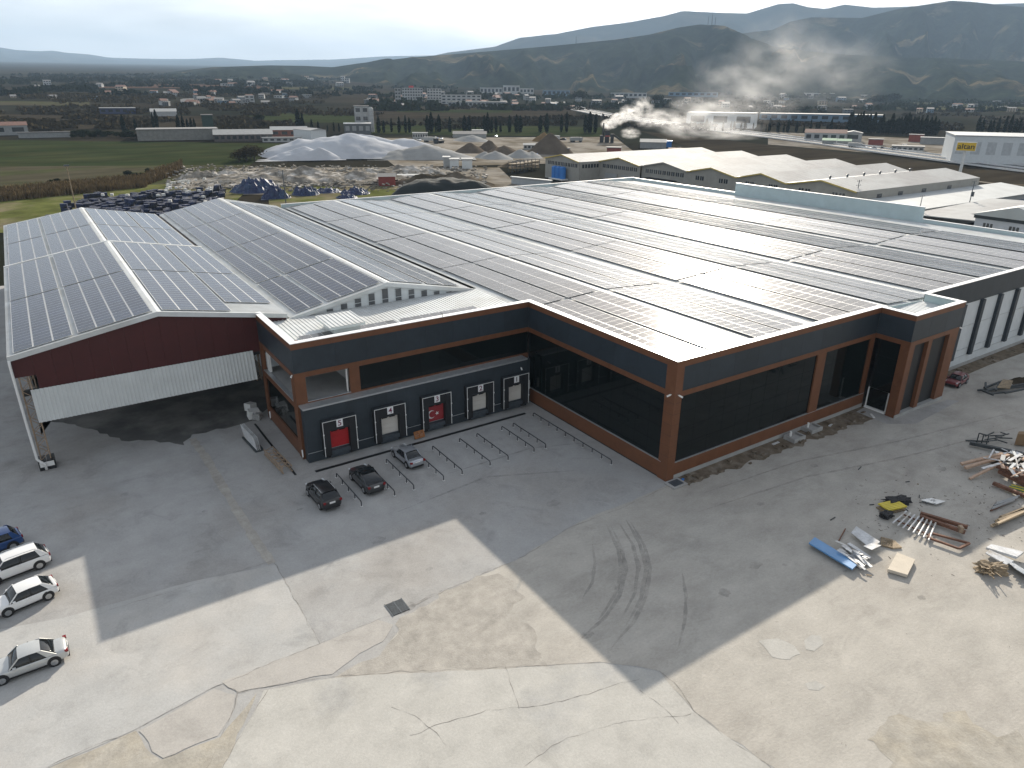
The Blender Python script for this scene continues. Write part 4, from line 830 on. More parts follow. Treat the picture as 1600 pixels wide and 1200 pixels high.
for i in range(6):
    u = 160+i*9.; vt = empty('roof_vent', (u, 91.5, 10.2+.35), 'dark round vent cap on the last factory gable', 'roof vent', 'vents on the factory roof')
    MB().tube([(0,0,-.6), (0,0,.5)], .28, 8).build('vent_pipe', m_lip, vt, local=True); MB().tube([(0,0,.5), (0,0,.62), (0,0,.8)], [.5,.5,.1], 8).build('vent_cap', m_lip, vt, local=True)
wt = empty('water_tank', (133, 196, 0), 'bright blue block of tanks on a raised platform by the factory', 'tank')
for k in range(3): MB().tube([(134.0, 191.0+k*2.6, 2.4), (134.0, 191.0+k*2.6, 6.6), (134.0, 191.0+k*2.6, 7.0)], [1.3, 1.3, .6], 14).build('tank', m_bluep, wt, smooth=False)
B('platform', wt, m_whitep, 132.4, 135.6, 189.4, 198.2, 1.9, 2.38); B('platform_leg', wt, m_lip, 132.6, 132.9, 189.6, 189.9, 0, 1.9); B('platform_leg', wt, m_lip, 132.6, 132.9, 197.7, 198, 0, 1.9)
# low lean-to building
lb = empty('long_shed', (190, 68, 0), 'long low grey shed with blurred blue wall markings beside the cream factory', 'shed')
MB().prism([(150, 73.9, 6.6), (150, 60.5, 5.3), (150, 60.5, -.5), (150, 73.9, -.5)], (81, 0, 0)).build('wall', m_gwall, lb)
MB().prism([(149.6, 73.95, 6.75), (149.6, 60.2, 5.4), (149.6, 60.2, 5.55), (149.6, 73.95, 6.9)], (81.8, 0, 0)).build('roof', mat('grey_sheet_roof', (.40,.42,.42), .6, var=.08, vscale=.2), lb)
B('doorway', lb, m_open, 152.5, 158, 60.40, 60.48, 0, 4.2)
bb = MB(); ml_ = mat('blue_lettering', (.03,.08,.22), .6)
for k in range(11):
    x0 = 214.5+k*1.25+(.8 if k > 3 else 0); bb.box(x0, x0+.22, 60.40, 60.44, 2.3, 3.9).box(x0+.22, x0+.8, 60.40, 60.44, 3.65, 3.9)
    if k % 2: bb.box(x0+.22, x0+.8, 60.40, 60.44, 2.3, 2.55)
    if k % 3: bb.box(x0+.58, x0+.8, 60.40, 60.44, 2.55, 3.65)
bb.build('wall_marking', ml_, lb)
B('window', lb, m_win, 222, 224.5, 60.40, 60.48, 4.3, 5.2)
# open shed and two-storey house on the right
sh = empty('open_shed', (150, 45, 0), 'open-sided shed with a pale sloping roof beside the white house', 'shed')
MB().prism([(146, 58, 5.3), (190, 58, 6.2), (190, 40, 6.9), (146, 40, 5.9)], (0, 0, .2)).build('roof', m_lroof, sh)
for u, v in ((147, 57), (147, 41), (162, 41), (189, 57)): B('post', sh, m_cgrey, u, u+1.2, v-.6, v+.6, -.3, 5.6)
B('back_wall', sh, m_gwall, 147, 189, 57.4, 57.6, -.3, 5.3); B('side_wall', sh, m_gwall, 189.2, 189.4, 41, 57.4, -.3, 6.2)
hs_ = empty('white_house', (150, 30, 0), 'white two-storey industrial house with small triple windows and a grey roof', 'house')
B('wall', hs_, mat('bluish_white_wall', (.50,.52,.56), .7, var=.06), 138, 170, 22, 38.5, -.3, 8.6)
MB().prism([(137, 21, 8.7), (137, 39.5, 8.7), (137, 30, 11.4)], (34, 0, 0)).build('roof', MATS['grey_sheet_roof'], hs_)
B('eaves_band', hs_, m_slate2, 137.7, 137.98, 21.6, 38.8, 7.9, 8.62)
for v in (34.5, 29., 24.):
    for k in range(3): B('window', hs_, m_win, 137.9, 137.97, v+k*.75, v+k*.75+.5, 5.2, 7.0)
B('garage_door', hs_, m_mull, 137.9, 137.97, 34.2, 38., 0, 3.2); B('garage_door', hs_, mat('terracotta_door', (.30,.12,.08), .6), 137.9, 137.97, 27.5, 33., 0, 3.4)
def pole(x, y, h, label, arms=2, m=None, lamp=False, tr=False):
    z = T(x, y); P = empty('lamp_post' if lamp else 'utility_pole', (x, y, z), label, 'lamp post' if lamp else 'utility pole')
    MB().tube([(0,0,-.2), (0,0,h)], [.16, .10], 8).build('pole', m or m_oldwood, P, local=True)
    for k in range(arms): MB().bar((-1.1, 0, h-.3-k*1.2), (1.1, 0, h-.3-k*1.2), .10).build('crossarm', m or m_oldwood, P, local=True)
    for k in range(arms):
        for x_ in (-.95, 0, .95): MB().tube([(x_, 0, h-.25-k*1.2), (x_, 0, h-.0-k*1.2)], .05, 6).build('insulator', m_lip, P, local=True)
    if lamp:
        MB().box(-.55, .55, -.25, .25, h-.05, h+.22).build('lamp_head', m_lip, P, local=True)
    if tr: MB().tube([(.35, -.1, h*.62), (.35, -.1, h*.62+1.3)], .42, 10).build('transformer', m_lip, P, local=True)
    return P
pole(152.5, 59.0, 9.5, 'pale utility pole standing by the dark doorway of the long shed', 1, m_cgrey); pole(180, 59.3, 11.5, 'utility pole with a transformer midway along the long shed', 2, m_lip, tr=True)
pole(151, 76.5, 11.8, 'utility pole with crossarms at the near end of the factory wall', 2, m_lip, tr=True); pole(241, 62, 12, 'tall slim utility pole past the far end of the long shed', 1); pole(262, 66, 12.5, 'slim wooden utility pole on the dark field past the long shed', 1)
pole(-35.95, 160, 17.6, 'lone brown lamp post rising behind the canopy roof', 0, m_oldwood, lamp=True); pole(12.0, 153, 14.9, 'dark utility pole among the blue tarp heaps', 2, m_lip)
# yellow sign on its tall pole
P = at(1497, 283); s = mpp(P); sg = empty('pole_sign', P, 'yellow company sign with black lettering on a tall white pole', 'sign', rz=-R(34+26))
hz0 = (283-241)*s*1.06; wS = 27*s; hS = 13.5*s
MB().tube([(0,.6,-.3), (0,.6,hz0+.6)], .55, 12).build('sign_pole', m_whitep, sg, local=True)
MB().box(-wS/2, wS/2, -.35, .35, hz0, hz0+hS).build('sign_box', m_whitep, sg, local=True); MB().box(-wS/2+.25, wS/2-.25, -.42, -.36, hz0+.25, hz0+hS-.25).build('sign_face', mat('sign_yellow', (.72,.47,.03), .5, var=.04), sg, local=True)
tm = text_mesh('altan', hS*.78, 'sign_lettering', m_black, .02); o = link(tm, 'sign_lettering', sg, (0, -.45, hz0+hS*.5), (R(90), 0, 0), (1.15, 1, 1))
# ================================================================== open country: fields, heaps, works, town, trees
def patch(name, m, c, n=14, dz=.06):
    a, b_, c_, d_ = [np.array(p, float) for p in c]; b = MB(); vs = []
    for i in range(n+1):
        for j in range(n+1):
            u, v = j/n, i/n; q = (a*(1-u)+b_*u)*(1-v)+(d_*(1-u)+c_*u)*v
            P = at(q[0], q[1]); vs.append((P.x, P.y, P.z+dz))
    b.add(vs, [(i*(n+1)+j, i*(n+1)+j+1, (i+1)*(n+1)+j+1, (i+1)*(n+1)+j)[::-1] for i in range(n) for j in range(n)]); o = b.build(name, m, smooth=True)
    if o.data.polygons[0].normal.z < 0: o.data.flip_normals()
    return struct(o)
m_green = mat('green_crop', (.030,.040,.018), .95, var=.2, vscale=.03, c2=(.042,.046,.022), c2scale=.02, c2lo=.45, c2hi=.65, spec=0., stretch=(1,3,1))
m_tanf = mat('stubble', (.066,.060,.040), .95, var=.2, vscale=.05, c2=(.06,.066,.032), c2scale=.02, spec=0., stretch=(1,3,1)); m_plough = mat('ploughed_soil', (.040,.034,.025), .95, var=.25, vscale=.02, spec=0., stretch=(1,4,1)); m_redsoil = mat('red_soil', (.085,.055,.040), .95, var=.2, vscale=.01, spec=0.)
m_grass = mat('weedy_grass', (.095,.105,.035), .95, var=.3, vscale=.15, c2=(.16,.14,.09), c2scale=.06, spec=0.); m_gravel = mat('pale_gravel', (.24,.22,.19), .95, var=.2, vscale=.12, c2=(.15,.13,.10), c2scale=.05, spec=0.); m_road = mat('asphalt', (.07,.07,.072), .85, var=.12, vscale=.05)
patch('field', m_green, [(-260,216),(440,224),(385,262),(-260,262)]); patch('field', m_tanf, [(-260,262),(395,258),(270,290),(-260,300)], dz=.09)
patch('field', m_grass, [(-200,300),(400,285),(330,352),(-200,372)], dz=.12); patch('field', m_grass, [(420,292),(640,292),(640,330),(420,330)], dz=.12)
patch('field', m_green, [(380,176),(560,180),(560,193),(380,190)], dz=.2); patch('field', m_green, [(575,194),(940,199),(940,214),(575,210)], dz=.2); patch('field', m_plough, [(-100,178),(330,182),(330,200),(-100,204)], dz=.2)
patch('field', m_redsoil, [(150,132),(420,133),(420,139),(150,138)], dz=.6); patch('field', m_tanf, [(-50,158),(140,160),(140,166),(-50,165)], dz=.4); patch('field', m_tanf, [(440,136),(560,137),(560,141),(440,140)], dz=.6)
patch('field', m_plough, [(560,168),(900,170),(900,184),(560,186)], dz=.25); patch('field', m_green, [(620,172),(800,173),(800,177),(620,176)], dz=.5); patch('field', m_plough, [(1000,205),(1640,274),(1640,300),(1100,238)], dz=.15)
patch('field', m_tanf, [(1400,158),(1640,168),(1640,178),(1400,170)], dz=.5); patch('field', m_green, [(1280,140),(1420,146),(1420,152),(1280,148)], dz=.8)
patch('works_yard', m_gravel, [(560,216),(960,214),(1010,252),(620,262)], dz=.1); patch('works_yard', m_gravel, [(245,262),(780,262),(820,300),(330,305)], dz=.08)
patch('roadside_yard', m_gravel, [(1200,206),(1640,226),(1640,262),(1200,226)], dz=.12)
# highway with barriers
hp = [(868,160),(905,172),(950,181),(1010,190),(1080,199),(1180,211),(1300,226),(1400,240),(1500,253),(1600,266),(1720,281)]
hw = dense([at(x, y) for x, y in hp], 18.); zt = lambda x, y: T(x, y)+.45
struct(strip(hw, 24., zt).build('highway', m_road))
def offs(pts, o):
    out = []
    for i, p in enumerate(pts):
        a = pts[max(0, i-1)]; c = pts[min(len(pts)-1, i+1)]; d = Vector((c.x-a.x, c.y-a.y, 0)).normalized(); out.append(Vector((p.x-d.y*o, p.y+d.x*o, T(p.x, p.y))))
    return out
m_lane = mat('lane_paint', (.75,.75,.72), .7); m_barrier = mat('barrier_white', (.62,.63,.63), .6, var=.1)
for o_ in (-11.2, -6, 6, 11.2, -1.8, 1.8): struct(strip(offs(hw, o_), .28, lambda x, y: T(x, y)+.47).build('lane_line', m_lane))
for o_, l in ((-12.6, 'white guard barrier along the far edge of the highway'), (12.6, 'white guard barrier along the near edge of the highway'), (0., 'white median barrier of the highway')):
    q = offs(hw, o_); bb = MB()
    for a, c in zip(q[:-1], q[1:]): bb.bar(a+Vector((0,0,.95)), c+Vector((0,0,.95)), .3, .75)
    tag(bb.build('highway_barrier', m_barrier), l, 'barrier')
struct(strip(dense([at(x, y) for x, y in [(1500,281),(1560,288),(1600,290),(1700,296)]], 8), 3.4, lambda x, y: T(x, y)+.2).build('path', m_gravel))
# ---- mounds
def mound(name, m, x, yb, w, h, label, cat='heap', group=None, depth=.7, peaks=3, nz=.25, n=46, seed=0, kind=None, parent=None, power=1.1):
    P = at(x, yb); s = mpp(P); W_ = w*s; Hh = h*s*1.05; Dp = W_*depth; away = Vector((P.x-CAM[0], P.y-CAM[1], 0)).normalized(); sd_ = Vector((away.y, -away.x, 0)); c = P+away*Dp*.5
    rr = random.Random(int(seed*100+x)); pk = [(rr.uniform(-.55, .55), rr.uniform(-.4, .4), rr.uniform(.55, 1.)) for _ in range(peaks)]; pk[0] = (pk[0][0]*.3, 0, 1.)
    b = MB(); vs = []
    for i in range(n+1):
        for j in range(n+1):
            u, v = 2*j/n-1, 2*i/n-1; z = 0
            for px_, py_, ph in pk: z = max(z, ph*max(0, 1-(math.hypot((u-px_)/(1-abs(px_)), (v-py_)/(1-abs(py_))))**power))
            q = c+sd_*(u*W_/2)+away*(v*Dp/2)
            z = z*Hh*(1+nz*mn.fractal((q.x*3/W_*2, q.y*3/W_*2, seed), 1., 2., 5))
            z += nz*.35*Hh*min(1, z/Hh*6)*mn.fractal((q.x*16/W_, q.y*16/W_, seed+3), 1., 2., 4) if z > 0 else 0
            vs.append((q.x-c.x, q.y-c.y, z-.05))
    b.add(vs, [(i*(n+1)+j, (i+1)*(n+1)+j, (i+1)*(n+1)+j+1, i*(n+1)+j+1)[::-1] for i in range(n) for j in range(n)])
    o = b.build(name, m, smooth=True, local=True); o.location = (c.x, c.y, T(c.x, c.y))
    if o.data.polygons[n*n//2].normal.z < 0: o.data.flip_normals()
    return tag(o, label, cat, group, kind)
m_sandw = mat('white_quarry_sand', (.50,.52,.55), .95, var=.1, vscale=.05, spec=0., c2=(.40,.41,.43), c2scale=.02); m_sandg = mat('grey_aggregate', (.30,.30,.29), .95, var=.12, vscale=.1, spec=0.); m_sandb = mat('brown_aggregate', (.115,.095,.075), .95, var=.18, vscale=.15, spec=0.); m_sando = mat('ochre_sand', (.19,.13,.07), .95, var=.15, vscale=.2, spec=0.)
m_rubble = mat('rubble', (.22,.20,.17), .95, var=.45, vscale=.35, c2=(.42,.40,.37), c2scale=.22, c2lo=.5, c2hi=.62, spec=0., bump=1., bscale=.6); m_earth = mat('dark_earth', (.075,.062,.045), .95, var=.3, vscale=.25, c2=(.13,.11,.085), c2scale=.12, spec=0.)
mound('sand_heap', m_sandw, 560, 250, 330, 34, 'huge white quarry sand heap beside the small pitched hall', peaks=6, nz=.18, depth=.42, seed=2); mound('sand_heap', m_sandw, 470, 252, 140, 18, 'low white sand heap tailing off toward the brown bush', peaks=3, nz=.15, depth=.5, seed=5)
mound('sand_heap', m_sandg, 660, 251, 170, 20, 'pale grey aggregate heap spreading from the white sand', peaks=3, nz=.1, depth=.5, seed=8)
for i, (x, y, w, h, m, l) in enumerate([(738,240,58,14,m_sandb,'brown aggregate heap nearest the white sand'), (762,237,44,16,m_sandb,'dark double-topped aggregate heap beside the conveyor'), (790,243,70,12,m_sandb,'low wide brown aggregate heap'), (770,250,64,11,m_sandg,'small grey gravel heap before the brown heaps'), (818,248,60,12,m_sandg,'grey gravel heap beside the site cabin'), (858,242,78,30,m_sandb,'tall dark brown aggregate heap behind the brick wall'), (848,222,36,14,m_sando,'ochre sand heap atop the aggregate yard'), (810,262,66,10,m_earth,'dark earth heap near the factory corner'), (735,222,60,9,m_sandg,'grey gravel bank in front of the white cabin row')]):
    mound('aggregate_heap', m, x, y, w, h, l, 'heap', 'aggregate heaps of the concrete works', seed=i+11, nz=.12, peaks=2, n=26, depth=.8)
mound('rubble_heap', m_rubble, 470, 292, 420, 20, 'long grey rubble heap with broken concrete behind the roofs', peaks=7, nz=.6, depth=.34, seed=31, n=80, power=.8); mound('rubble_heap', m_rubble, 330, 282, 130, 18, 'pale rubble heap at the edge of the stubble field', peaks=4, nz=.6, depth=.4, seed=33, n=50, power=.8)
mound('earth_bank', m_earth, 690, 292, 170, 17, 'dark earth bank below the small white sheds', 'bank', peaks=4, nz=.4, depth=.3, seed=35); mound('rubble_heap', m_rubble, 620, 276, 200, 14, 'brown rubble heap below the white sand', peaks=5, nz=.5, depth=.35, seed=37, n=60, power=.8)
m_tarp = mat('blue_tarpaulin', (.007,.018,.075), .55, var=.25, vscale=.6, c2=(.02,.045,.10), c2scale=.4); m_net = mat('black_shade_net', (.012,.017,.017), .9, var=.2, vscale=.2)
for i, (x, y, w, h, l) in enumerate([(400,303,80,17,'large blue tarpaulin heap in front of the rubble'), (432,312,46,16,'blue tarpaulin heap beside the utility pole'), (478,307,44,12,'round blue tarpaulin heap on the grass'), (512,303,46,6,'flat blue tarpaulin bundle on the grass'), (556,306,50,9,'dark blue heap near the red cabin'), (540,312,40,6,'low blue heap against the warehouse back wall')]):
    mound('tarpaulin_heap', m_tarp, x, y, w, h, l, 'heap', 'blue tarpaulin heaps', seed=i+51, nz=.6, peaks=4, n=30, depth=.8, power=1.6).data.polygons.foreach_set('use_smooth', [False]*900)
mound('tarpaulin_heap', m_bluep, 838, 246, 18, 5, 'bright blue tarpaulin crumple next to the factory gable', 'heap', seed=60, nz=.4, peaks=2, n=16, depth=.8)
mound('shade_net', m_net, 697, 312, 178, 26, 'wide black shade net draped over stored goods behind the warehouse', 'net', seed=90, nz=.12, peaks=4, depth=.5, power=3.)
# blue bales
m_bale = mat('blue_bale', (.010,.020,.060), .7, var=.5, vscale=1.6, c2=(.012,.013,.016), c2scale=.8, rand=.5, bump=.8, bscale=4.); m_sack = mat('white_sack', (.6,.6,.58), .8)
def lumpy(sx, sy, sz, seed, n=4, amp=.12):
    import bmesh
    bm = bmesh.new(); bmesh.ops.create_cube(bm, size=1.); bmesh.ops.subdivide_edges(bm, edges=bm.edges[:], cuts=n, use_grid_fill=True)
    b = MB(); vs = []
    for v in bm.verts:
        c = v.co; k = 1+amp*mn.noise((c.x*4+seed, c.y*4, c.z*4)); vs.append((c.x*sx*k, c.y*sy*k, (c.z*k+.5)*sz))
    b.add(vs, [[v.index for v in f.verts] for f in bm.faces]); bm.free(); return b
bales = [lumpy(1.7, 1.5, 1.3, k*3.1).mesh('bale', m_bale) for k in range(4)]; sacks = lumpy(.9, .8, .6, 4.4).mesh('sack', m_sack)
A_, B_, C2_, D_ = at(62, 356), at(345, 364), at(352, 306), at(150, 322)
hb = MB(); vs = []
for i in range(25):
    for j in range(41):
        u, v = j/40, i/24; q = (A_*(1-u)+B_*u)*(1-v)+(D_*(1-u)+C2_*u)*v; e = min(u, 1-u, v, 1-v)*12; vs.append((q.x, q.y, T(q.x, q.y)-.1+min(1, e)*(2.1+.9*mn.noise((q.x*.1, q.y*.1, 3.))+.5*mn.noise((q.x*.5, q.y*.5, 1.)))))
hb.add(vs, [(i*41+j, i*41+j+1, (i+1)*41+j+1, (i+1)*41+j) for i in range(24) for j in range(40)]); tag(hb.build('bale_bed', m_bale), 'bed of crushed blue scrap under the loose bales', 'scrap', None, 'stuff')
for k in range(285):
    u, v = rnd.random(), rnd.random()**.8; q = (A_*(1-u)+B_*u)*(1-v)+(D_*(1-u)+C2_*u)*v; lv = 1 if mn.noise((q.x*.09, q.y*.09, 6.)) > .05 and k % 3 else 0
    o = link(bales[k % 4], 'bale', None, (q.x, q.y, T(q.x, q.y)+1.8+lv*1.2+.5*mn.noise((q.x*.1, q.y*.1, 3.))), (0, 0, rnd.uniform(-.5, .5)))
    tag(o, ['compressed dark blue scrap bale in the lower layer behind the canopy', 'compressed dark blue scrap bale on the upper layer behind the canopy'][lv], 'bale', 'blue scrap bales behind the canopy')
for k in range(38):
    x, y = (rnd.uniform(262, 345), rnd.uniform(296, 318)) if k < 28 else (rnd.uniform(150, 330), rnd.uniform(322, 342)); P = at(x, y)
    tag(link(sacks, 'sack', None, (P.x, P.y, P.z+(3.4 if k < 28 else 4.2)), (0, 0, rnd.uniform(0, 3))), 'small white sack lying on the blue scrap bales' if k >= 28 else 'small white sack strewn over the dark bale heap edge', 'sack', 'white sacks on the bales')
# ---- generic buildings seen from afar
def blg(x0, x1, yb, h, depth, wallm, roofm, label, name='building', cat='building', group=None, roof='flat', rows=0, cols=0, yaw=0., winm=None, parts=True):
    P = at((x0+x1)/2, yb); s = mpp(P); W_ = (x1-x0)*s; Hh = h*s*1.03; az = math.atan2(P.x-CAM[0], P.y-CAM[1])
    E = empty(name, P, label, cat, group, -az+R(yaw)); w = W_/2
    MB().box(-w, w, 0, depth, -1., Hh).build('wall', wallm, E, local=True)
    o = .35
    if roof == 'flat': MB().box(-w-o, w+o, -o, depth+o, Hh+.002, Hh+.45).build('roof', roofm, E, local=True)
    elif roof == 'gable': MB().prism([(-w-o, -o, Hh+.01), (-w-o, depth+o, Hh+.01), (-w-o, depth/2, Hh+depth*.16)], (2*w+2*o, 0, 0)).build('roof', roofm, E, local=True)
    elif roof == 'front': MB().prism([(-w-o, -o, Hh+.01), (w+o, -o, Hh+.01), (0, -o, Hh+w*.22)], (0, depth+2*o, 0)).build('roof', roofm, E, local=True)
    for r_ in range(rows):
        for c in range(cols):
            cw = W_/cols; rh = Hh/rows; x = -w+c*cw
            MB().box(x+cw*.2, x+cw*.8, -.06, -.005, r_*rh+rh*.35, r_*rh+rh*.8).build('window', winm or m_win, E, local=True)
    return E
m_bwhite = mat('render_white', (.36,.37,.37), .8, var=.08); m_bgrey = mat('render_grey', (.26,.27,.27), .8, var=.1); m_brick = mat('red_brick', (.21,.085,.06), .85, var=.15); m_tile = mat('clay_tile', (.15,.075,.055), .85, var=.15); m_dkroof = mat('dull_roof', (.16,.16,.16), .8, var=.1); m_dkw = mat('dull_wall', (.10,.11,.115), .8, var=.1); m_bblue = mat('steel_blue_wall', (.10,.17,.24), .6, var=.1); m_lgreen = mat('green_roof', (.10,.27,.15), .7)
blg(-70, 36, 212, 14, 12, m_bgrey, m_tile, 'grey farmhouse with a low red tile roof at the field edge', 'house', 'house', roof='gable', rows=1, cols=4)
blg(36, 105, 215, 7, 2, m_bgrey, m_dkroof, 'low grey field wall next to the farmhouse', 'boundary_wall', 'wall')
blg(222, 338, 219, 15, 18, mat('block_wall', (.20,.20,.185), .9, var=.15), m_dkroof, 'long blank grey block wall building at the far side of the green field', roof='flat')
blg(338, 425, 221, 10, 16, mat('slatted_wall', (.095,.085,.08), .9, var=.4, vscale=2., stretch=(1,.05,.05)), mat('fibre_roof', (.27,.28,.28), .8), 'dark slatted livestock shed with a pale roof', 'shed', 'shed', roof='gable', rows=1, cols=10)
blg(425, 480, 214, 10, 12, m_brick, m_lroof, 'red brick shed with a pale roof beside the pitched hall', 'shed', 'shed', roof='gable', rows=1, cols=4); blg(412, 470, 222, 6, 2, m_bwhite, m_bwhite, 'low white stepped wall in front of the brick shed', 'boundary_wall', 'wall', rows=1, cols=6)
blg(486, 512, 222, 17, 22, m_wwall, m_lroof, 'small white pitched hall beside the huge sand heap', 'hall', 'hall', roof='front', yaw=28)
blg(318, 334, 202, 20, 7, mat('green_net_box', (.03,.055,.045), .9), m_dkroof, 'dark green netted tower block behind the block wall', roof='flat')
blg(160, 210, 178, 8, 14, mat('navy_wall', (.025,.035,.09), .7), m_lroof, 'open navy blue barn with a white roof in the dark fields', 'barn', 'barn', roof='flat', rows=1, cols=5); blg(238, 275, 182, 7, 14, m_bwhite, m_lroof, 'pale greenhouse-like shed behind the cypress trees', 'shed', 'shed', roof='gable')
# concrete plant
pl = blg(556, 578, 206, 36, 8, mat('plant_grey', (.33,.34,.34), .8, var=.2, vscale=.5), m_dkroof, 'tall grey silo tower of the concrete plant behind the sand', 'silo_tower', 'silo', rows=3, cols=2)
E = blg(539, 580, 210, 15, 9, m_dkw, m_whitep, 'dark hopper shed with a white edge beside the silo tower', 'hopper_shed', 'shed', rows=1, cols=4, winm=m_bgrey)
P = at(584, 207); s = mpp(P); si = empty('silo', P, 'slim white cylindrical silo attached beside the grey silo tower', 'silo'); MB().tube([(0,3,0), (0,3,34*s), (0,3,37*s)], [4.2*s, 4.2*s, 1.], 14).build('silo_shell', m_bwhite, si, smooth=False, local=True)
for k in range(5): MB().tube([(0,3,6*s*(k+1)), (0,3,6*s*(k+1)+.3)], 4.35*s, 14).build('hoop', m_bgrey, si, local=True)
m_dkst = mat('soot_steel', (.03,.033,.036), .8)
AP = at(948, 223); s = mpp(AP); ap = empty('asphalt_plant', AP, 'dark asphalt plant tower with a smoking chimney', 'plant', rz=-.7)
for x_, w_, h_ in ((0, 7, 18), (-8, 6, 11), (8, 5, 13)): MB().box(x_*s*1.0-w_*s/2, x_*s+w_*s/2, -3*s, 3*s, 0, h_*s).build('tower', m_dkst, ap, local=True)
MB().tube([(-6*s,0,0), (-6*s,0,29*s)], 1.1*s, 10).build('chimney', m_dkst, ap, local=True); MB().bar((10*s,0,12*s), (26*s,0,2*s), 1.6*s).build('conveyor', m_dkst, ap, local=True); MB().box(-3*s, 4*s, -3.3*s, -3.05*s, 9*s, 11*s).build('plate', mat('faded_red_plate', (.3,.07,.06), .7), ap, local=True)
for i, (x0, x1, yb, h, dp, wm, rm, rf, lb_) in enumerate([(645,668,217,8,5,m_bwhite,m_lroof,'flat','long white site cabin row with dark windows'), (708,760,216,6,10,m_bgrey,m_dkroof,'gable','long grey depot shed in the works yard'), (738,755,213,8,6,m_bwhite,m_bwhite,'flat','pale depot office in the works yard'), (818,836,234,7,5,m_bwhite,m_lroof,'gable','small white site cabin between aggregate heaps'), (840,890,240,7,3,mat('pink_block', (.28,.20,.17), .9, var=.3, vscale=1.),m_dkroof,'flat','reddish block retaining wall under the tall heap'),
    (693,703,262,14,6,m_bwhite,m_bwhite,'flat','narrow pale shed on the earth bank'), (703,717,264,13,6,m_wwall,m_bwhite,'flat','pale corrugated shed on the earth bank'), (722,738,264,13,7,m_wwall,m_lroof,'flat','white container shed on the earth bank'), (592,618,291,14,6,mat('oxide_red', (.22,.045,.035), .7),m_dkroof,'gable','oxide red cabin beside the black shade net'), (622,662,281,5,5,m_bwhite,m_lroof,'flat','low flat white roof behind the shade net'),
    (1000,1040,232,9,10,m_bgrey,m_bgrey,'gable','grey tent-roofed store near the asphalt plant'), (948,970,240,8,5,mat('rust_red_container', (.22,.06,.045), .7),m_dkroof,'flat','rust red container stack near the asphalt plant'), (1041,1049,230,8,4,m_bluep,m_bluep,'flat','small blue tank cabin under the smoke'), (1045,1085,238,4,6,m_brick,m_tile,'flat','low red shed roof under the smoke')]):
    blg(x0, x1, yb, h, dp, wm, rm, lb_, 'site_building', 'shed', roof=rf, rows=1 if i in (0, 2, 3) else 0, cols=6 if i in (0, 2) else 3)
# scaffolding-like racks beside the factory
for k in range(3):
    P = at(800+k*12, 270-k*2); Rk = empty('storage_rack', P, ['rack of weathered frames nearest the earth bank', 'middle rack of weathered frames', 'rack of weathered frames nearest the factory gable'][k], 'rack')
    bb = MB()
    for i in range(4):
        for j in range(2): bb.bar((i*2.2, j*3, 0), (i*2.2, j*3, 4.5), .14)
    for z in (1.4, 2.9, 4.4):
        for j in range(2): bb.bar((0, j*3, z), (6.6, j*3, z), .14)
    bb.build('frame', m_lip, Rk, local=True)
    for z in (1.5, 3.0): MB().box(.1, 6.5, 0, 3, z, z+.7).build('stored_boards', m_oldwood, Rk, local=True)
blg(790, 868, 291, 10, .4, mat('grey_fence_sheet', (.38,.41,.43), .6, var=.08), m_steel, 'long pale sheet metal fence behind the back parapet', 'sheet_fence', 'fence', yaw=-38)
# right-hand works
blg(1072, 1176, 199, 20, 30, m_wwall, m_lroof, 'large white industrial hall with dark bay doors behind the smoke', 'hall', 'hall', roof='flat', rows=1, cols=3, yaw=-6); blg(1190, 1370, 190, 10, 30, m_bblue, m_lroof, 'long low blue-grey hall with white roof behind the cypress row', 'hall', 'hall', rows=1, cols=12)
blg(1258, 1318, 221, 12, 14, m_bwhite, m_tile, 'white house with terracotta and grey roof by the highway', 'house', 'house', roof='gable', rows=1, cols=5); blg(1318, 1344, 222, 13, 12, m_bwhite, m_lroof, 'white shopfront building with a pale gable by the highway', roof='front', rows=1, cols=1)
blg(1285, 1305, 226, 6, 8, m_bgrey, m_lgreen, 'small green roofed stall, highway side of the white house', 'stall', 'stall', roof='gable'); blg(1308, 1328, 227, 6, 8, m_bgrey, m_lgreen, 'small green roofed stall in front of the white shopfront', 'stall', 'stall', roof='gable')
blg(1494, 1640, 258, 40, 40, m_wwall, mat('wide_grey_roof', (.33,.35,.36), .6), 'wide white service hall with tall doors beside the yellow sign', 'hall', 'hall', roof='flat', rows=1, cols=7, yaw=10, winm=m_mull)
blg(1395, 1440, 236, 6, 10, m_bwhite, m_dkroof, 'low cluttered white roadside workshop', 'workshop', 'workshop', rows=1, cols=6); blg(1480, 1505, 238, 7, 3, m_dkw, m_dkroof, 'dark fence stall beside the wide service hall', 'stall', 'stall', rows=1, cols=5, winm=m_brick)
blg(1357, 1378, 227, 8, 6, mat('rust_red_container', (.22,.06,.045)), m_dkroof, 'rust red shed among parked trucks by the highway', 'shed', 'shed'); blg(1420, 1440, 222, 10, 6, MATS['rust_red_container'], m_dkroof, 'dark red container in the roadside truck yard', 'container', 'container'); blg(1440, 1490, 226, 9, 8, m_bgrey, m_bgrey, 'grey dumped stone bay behind the truck yard', 'bay', 'bay')
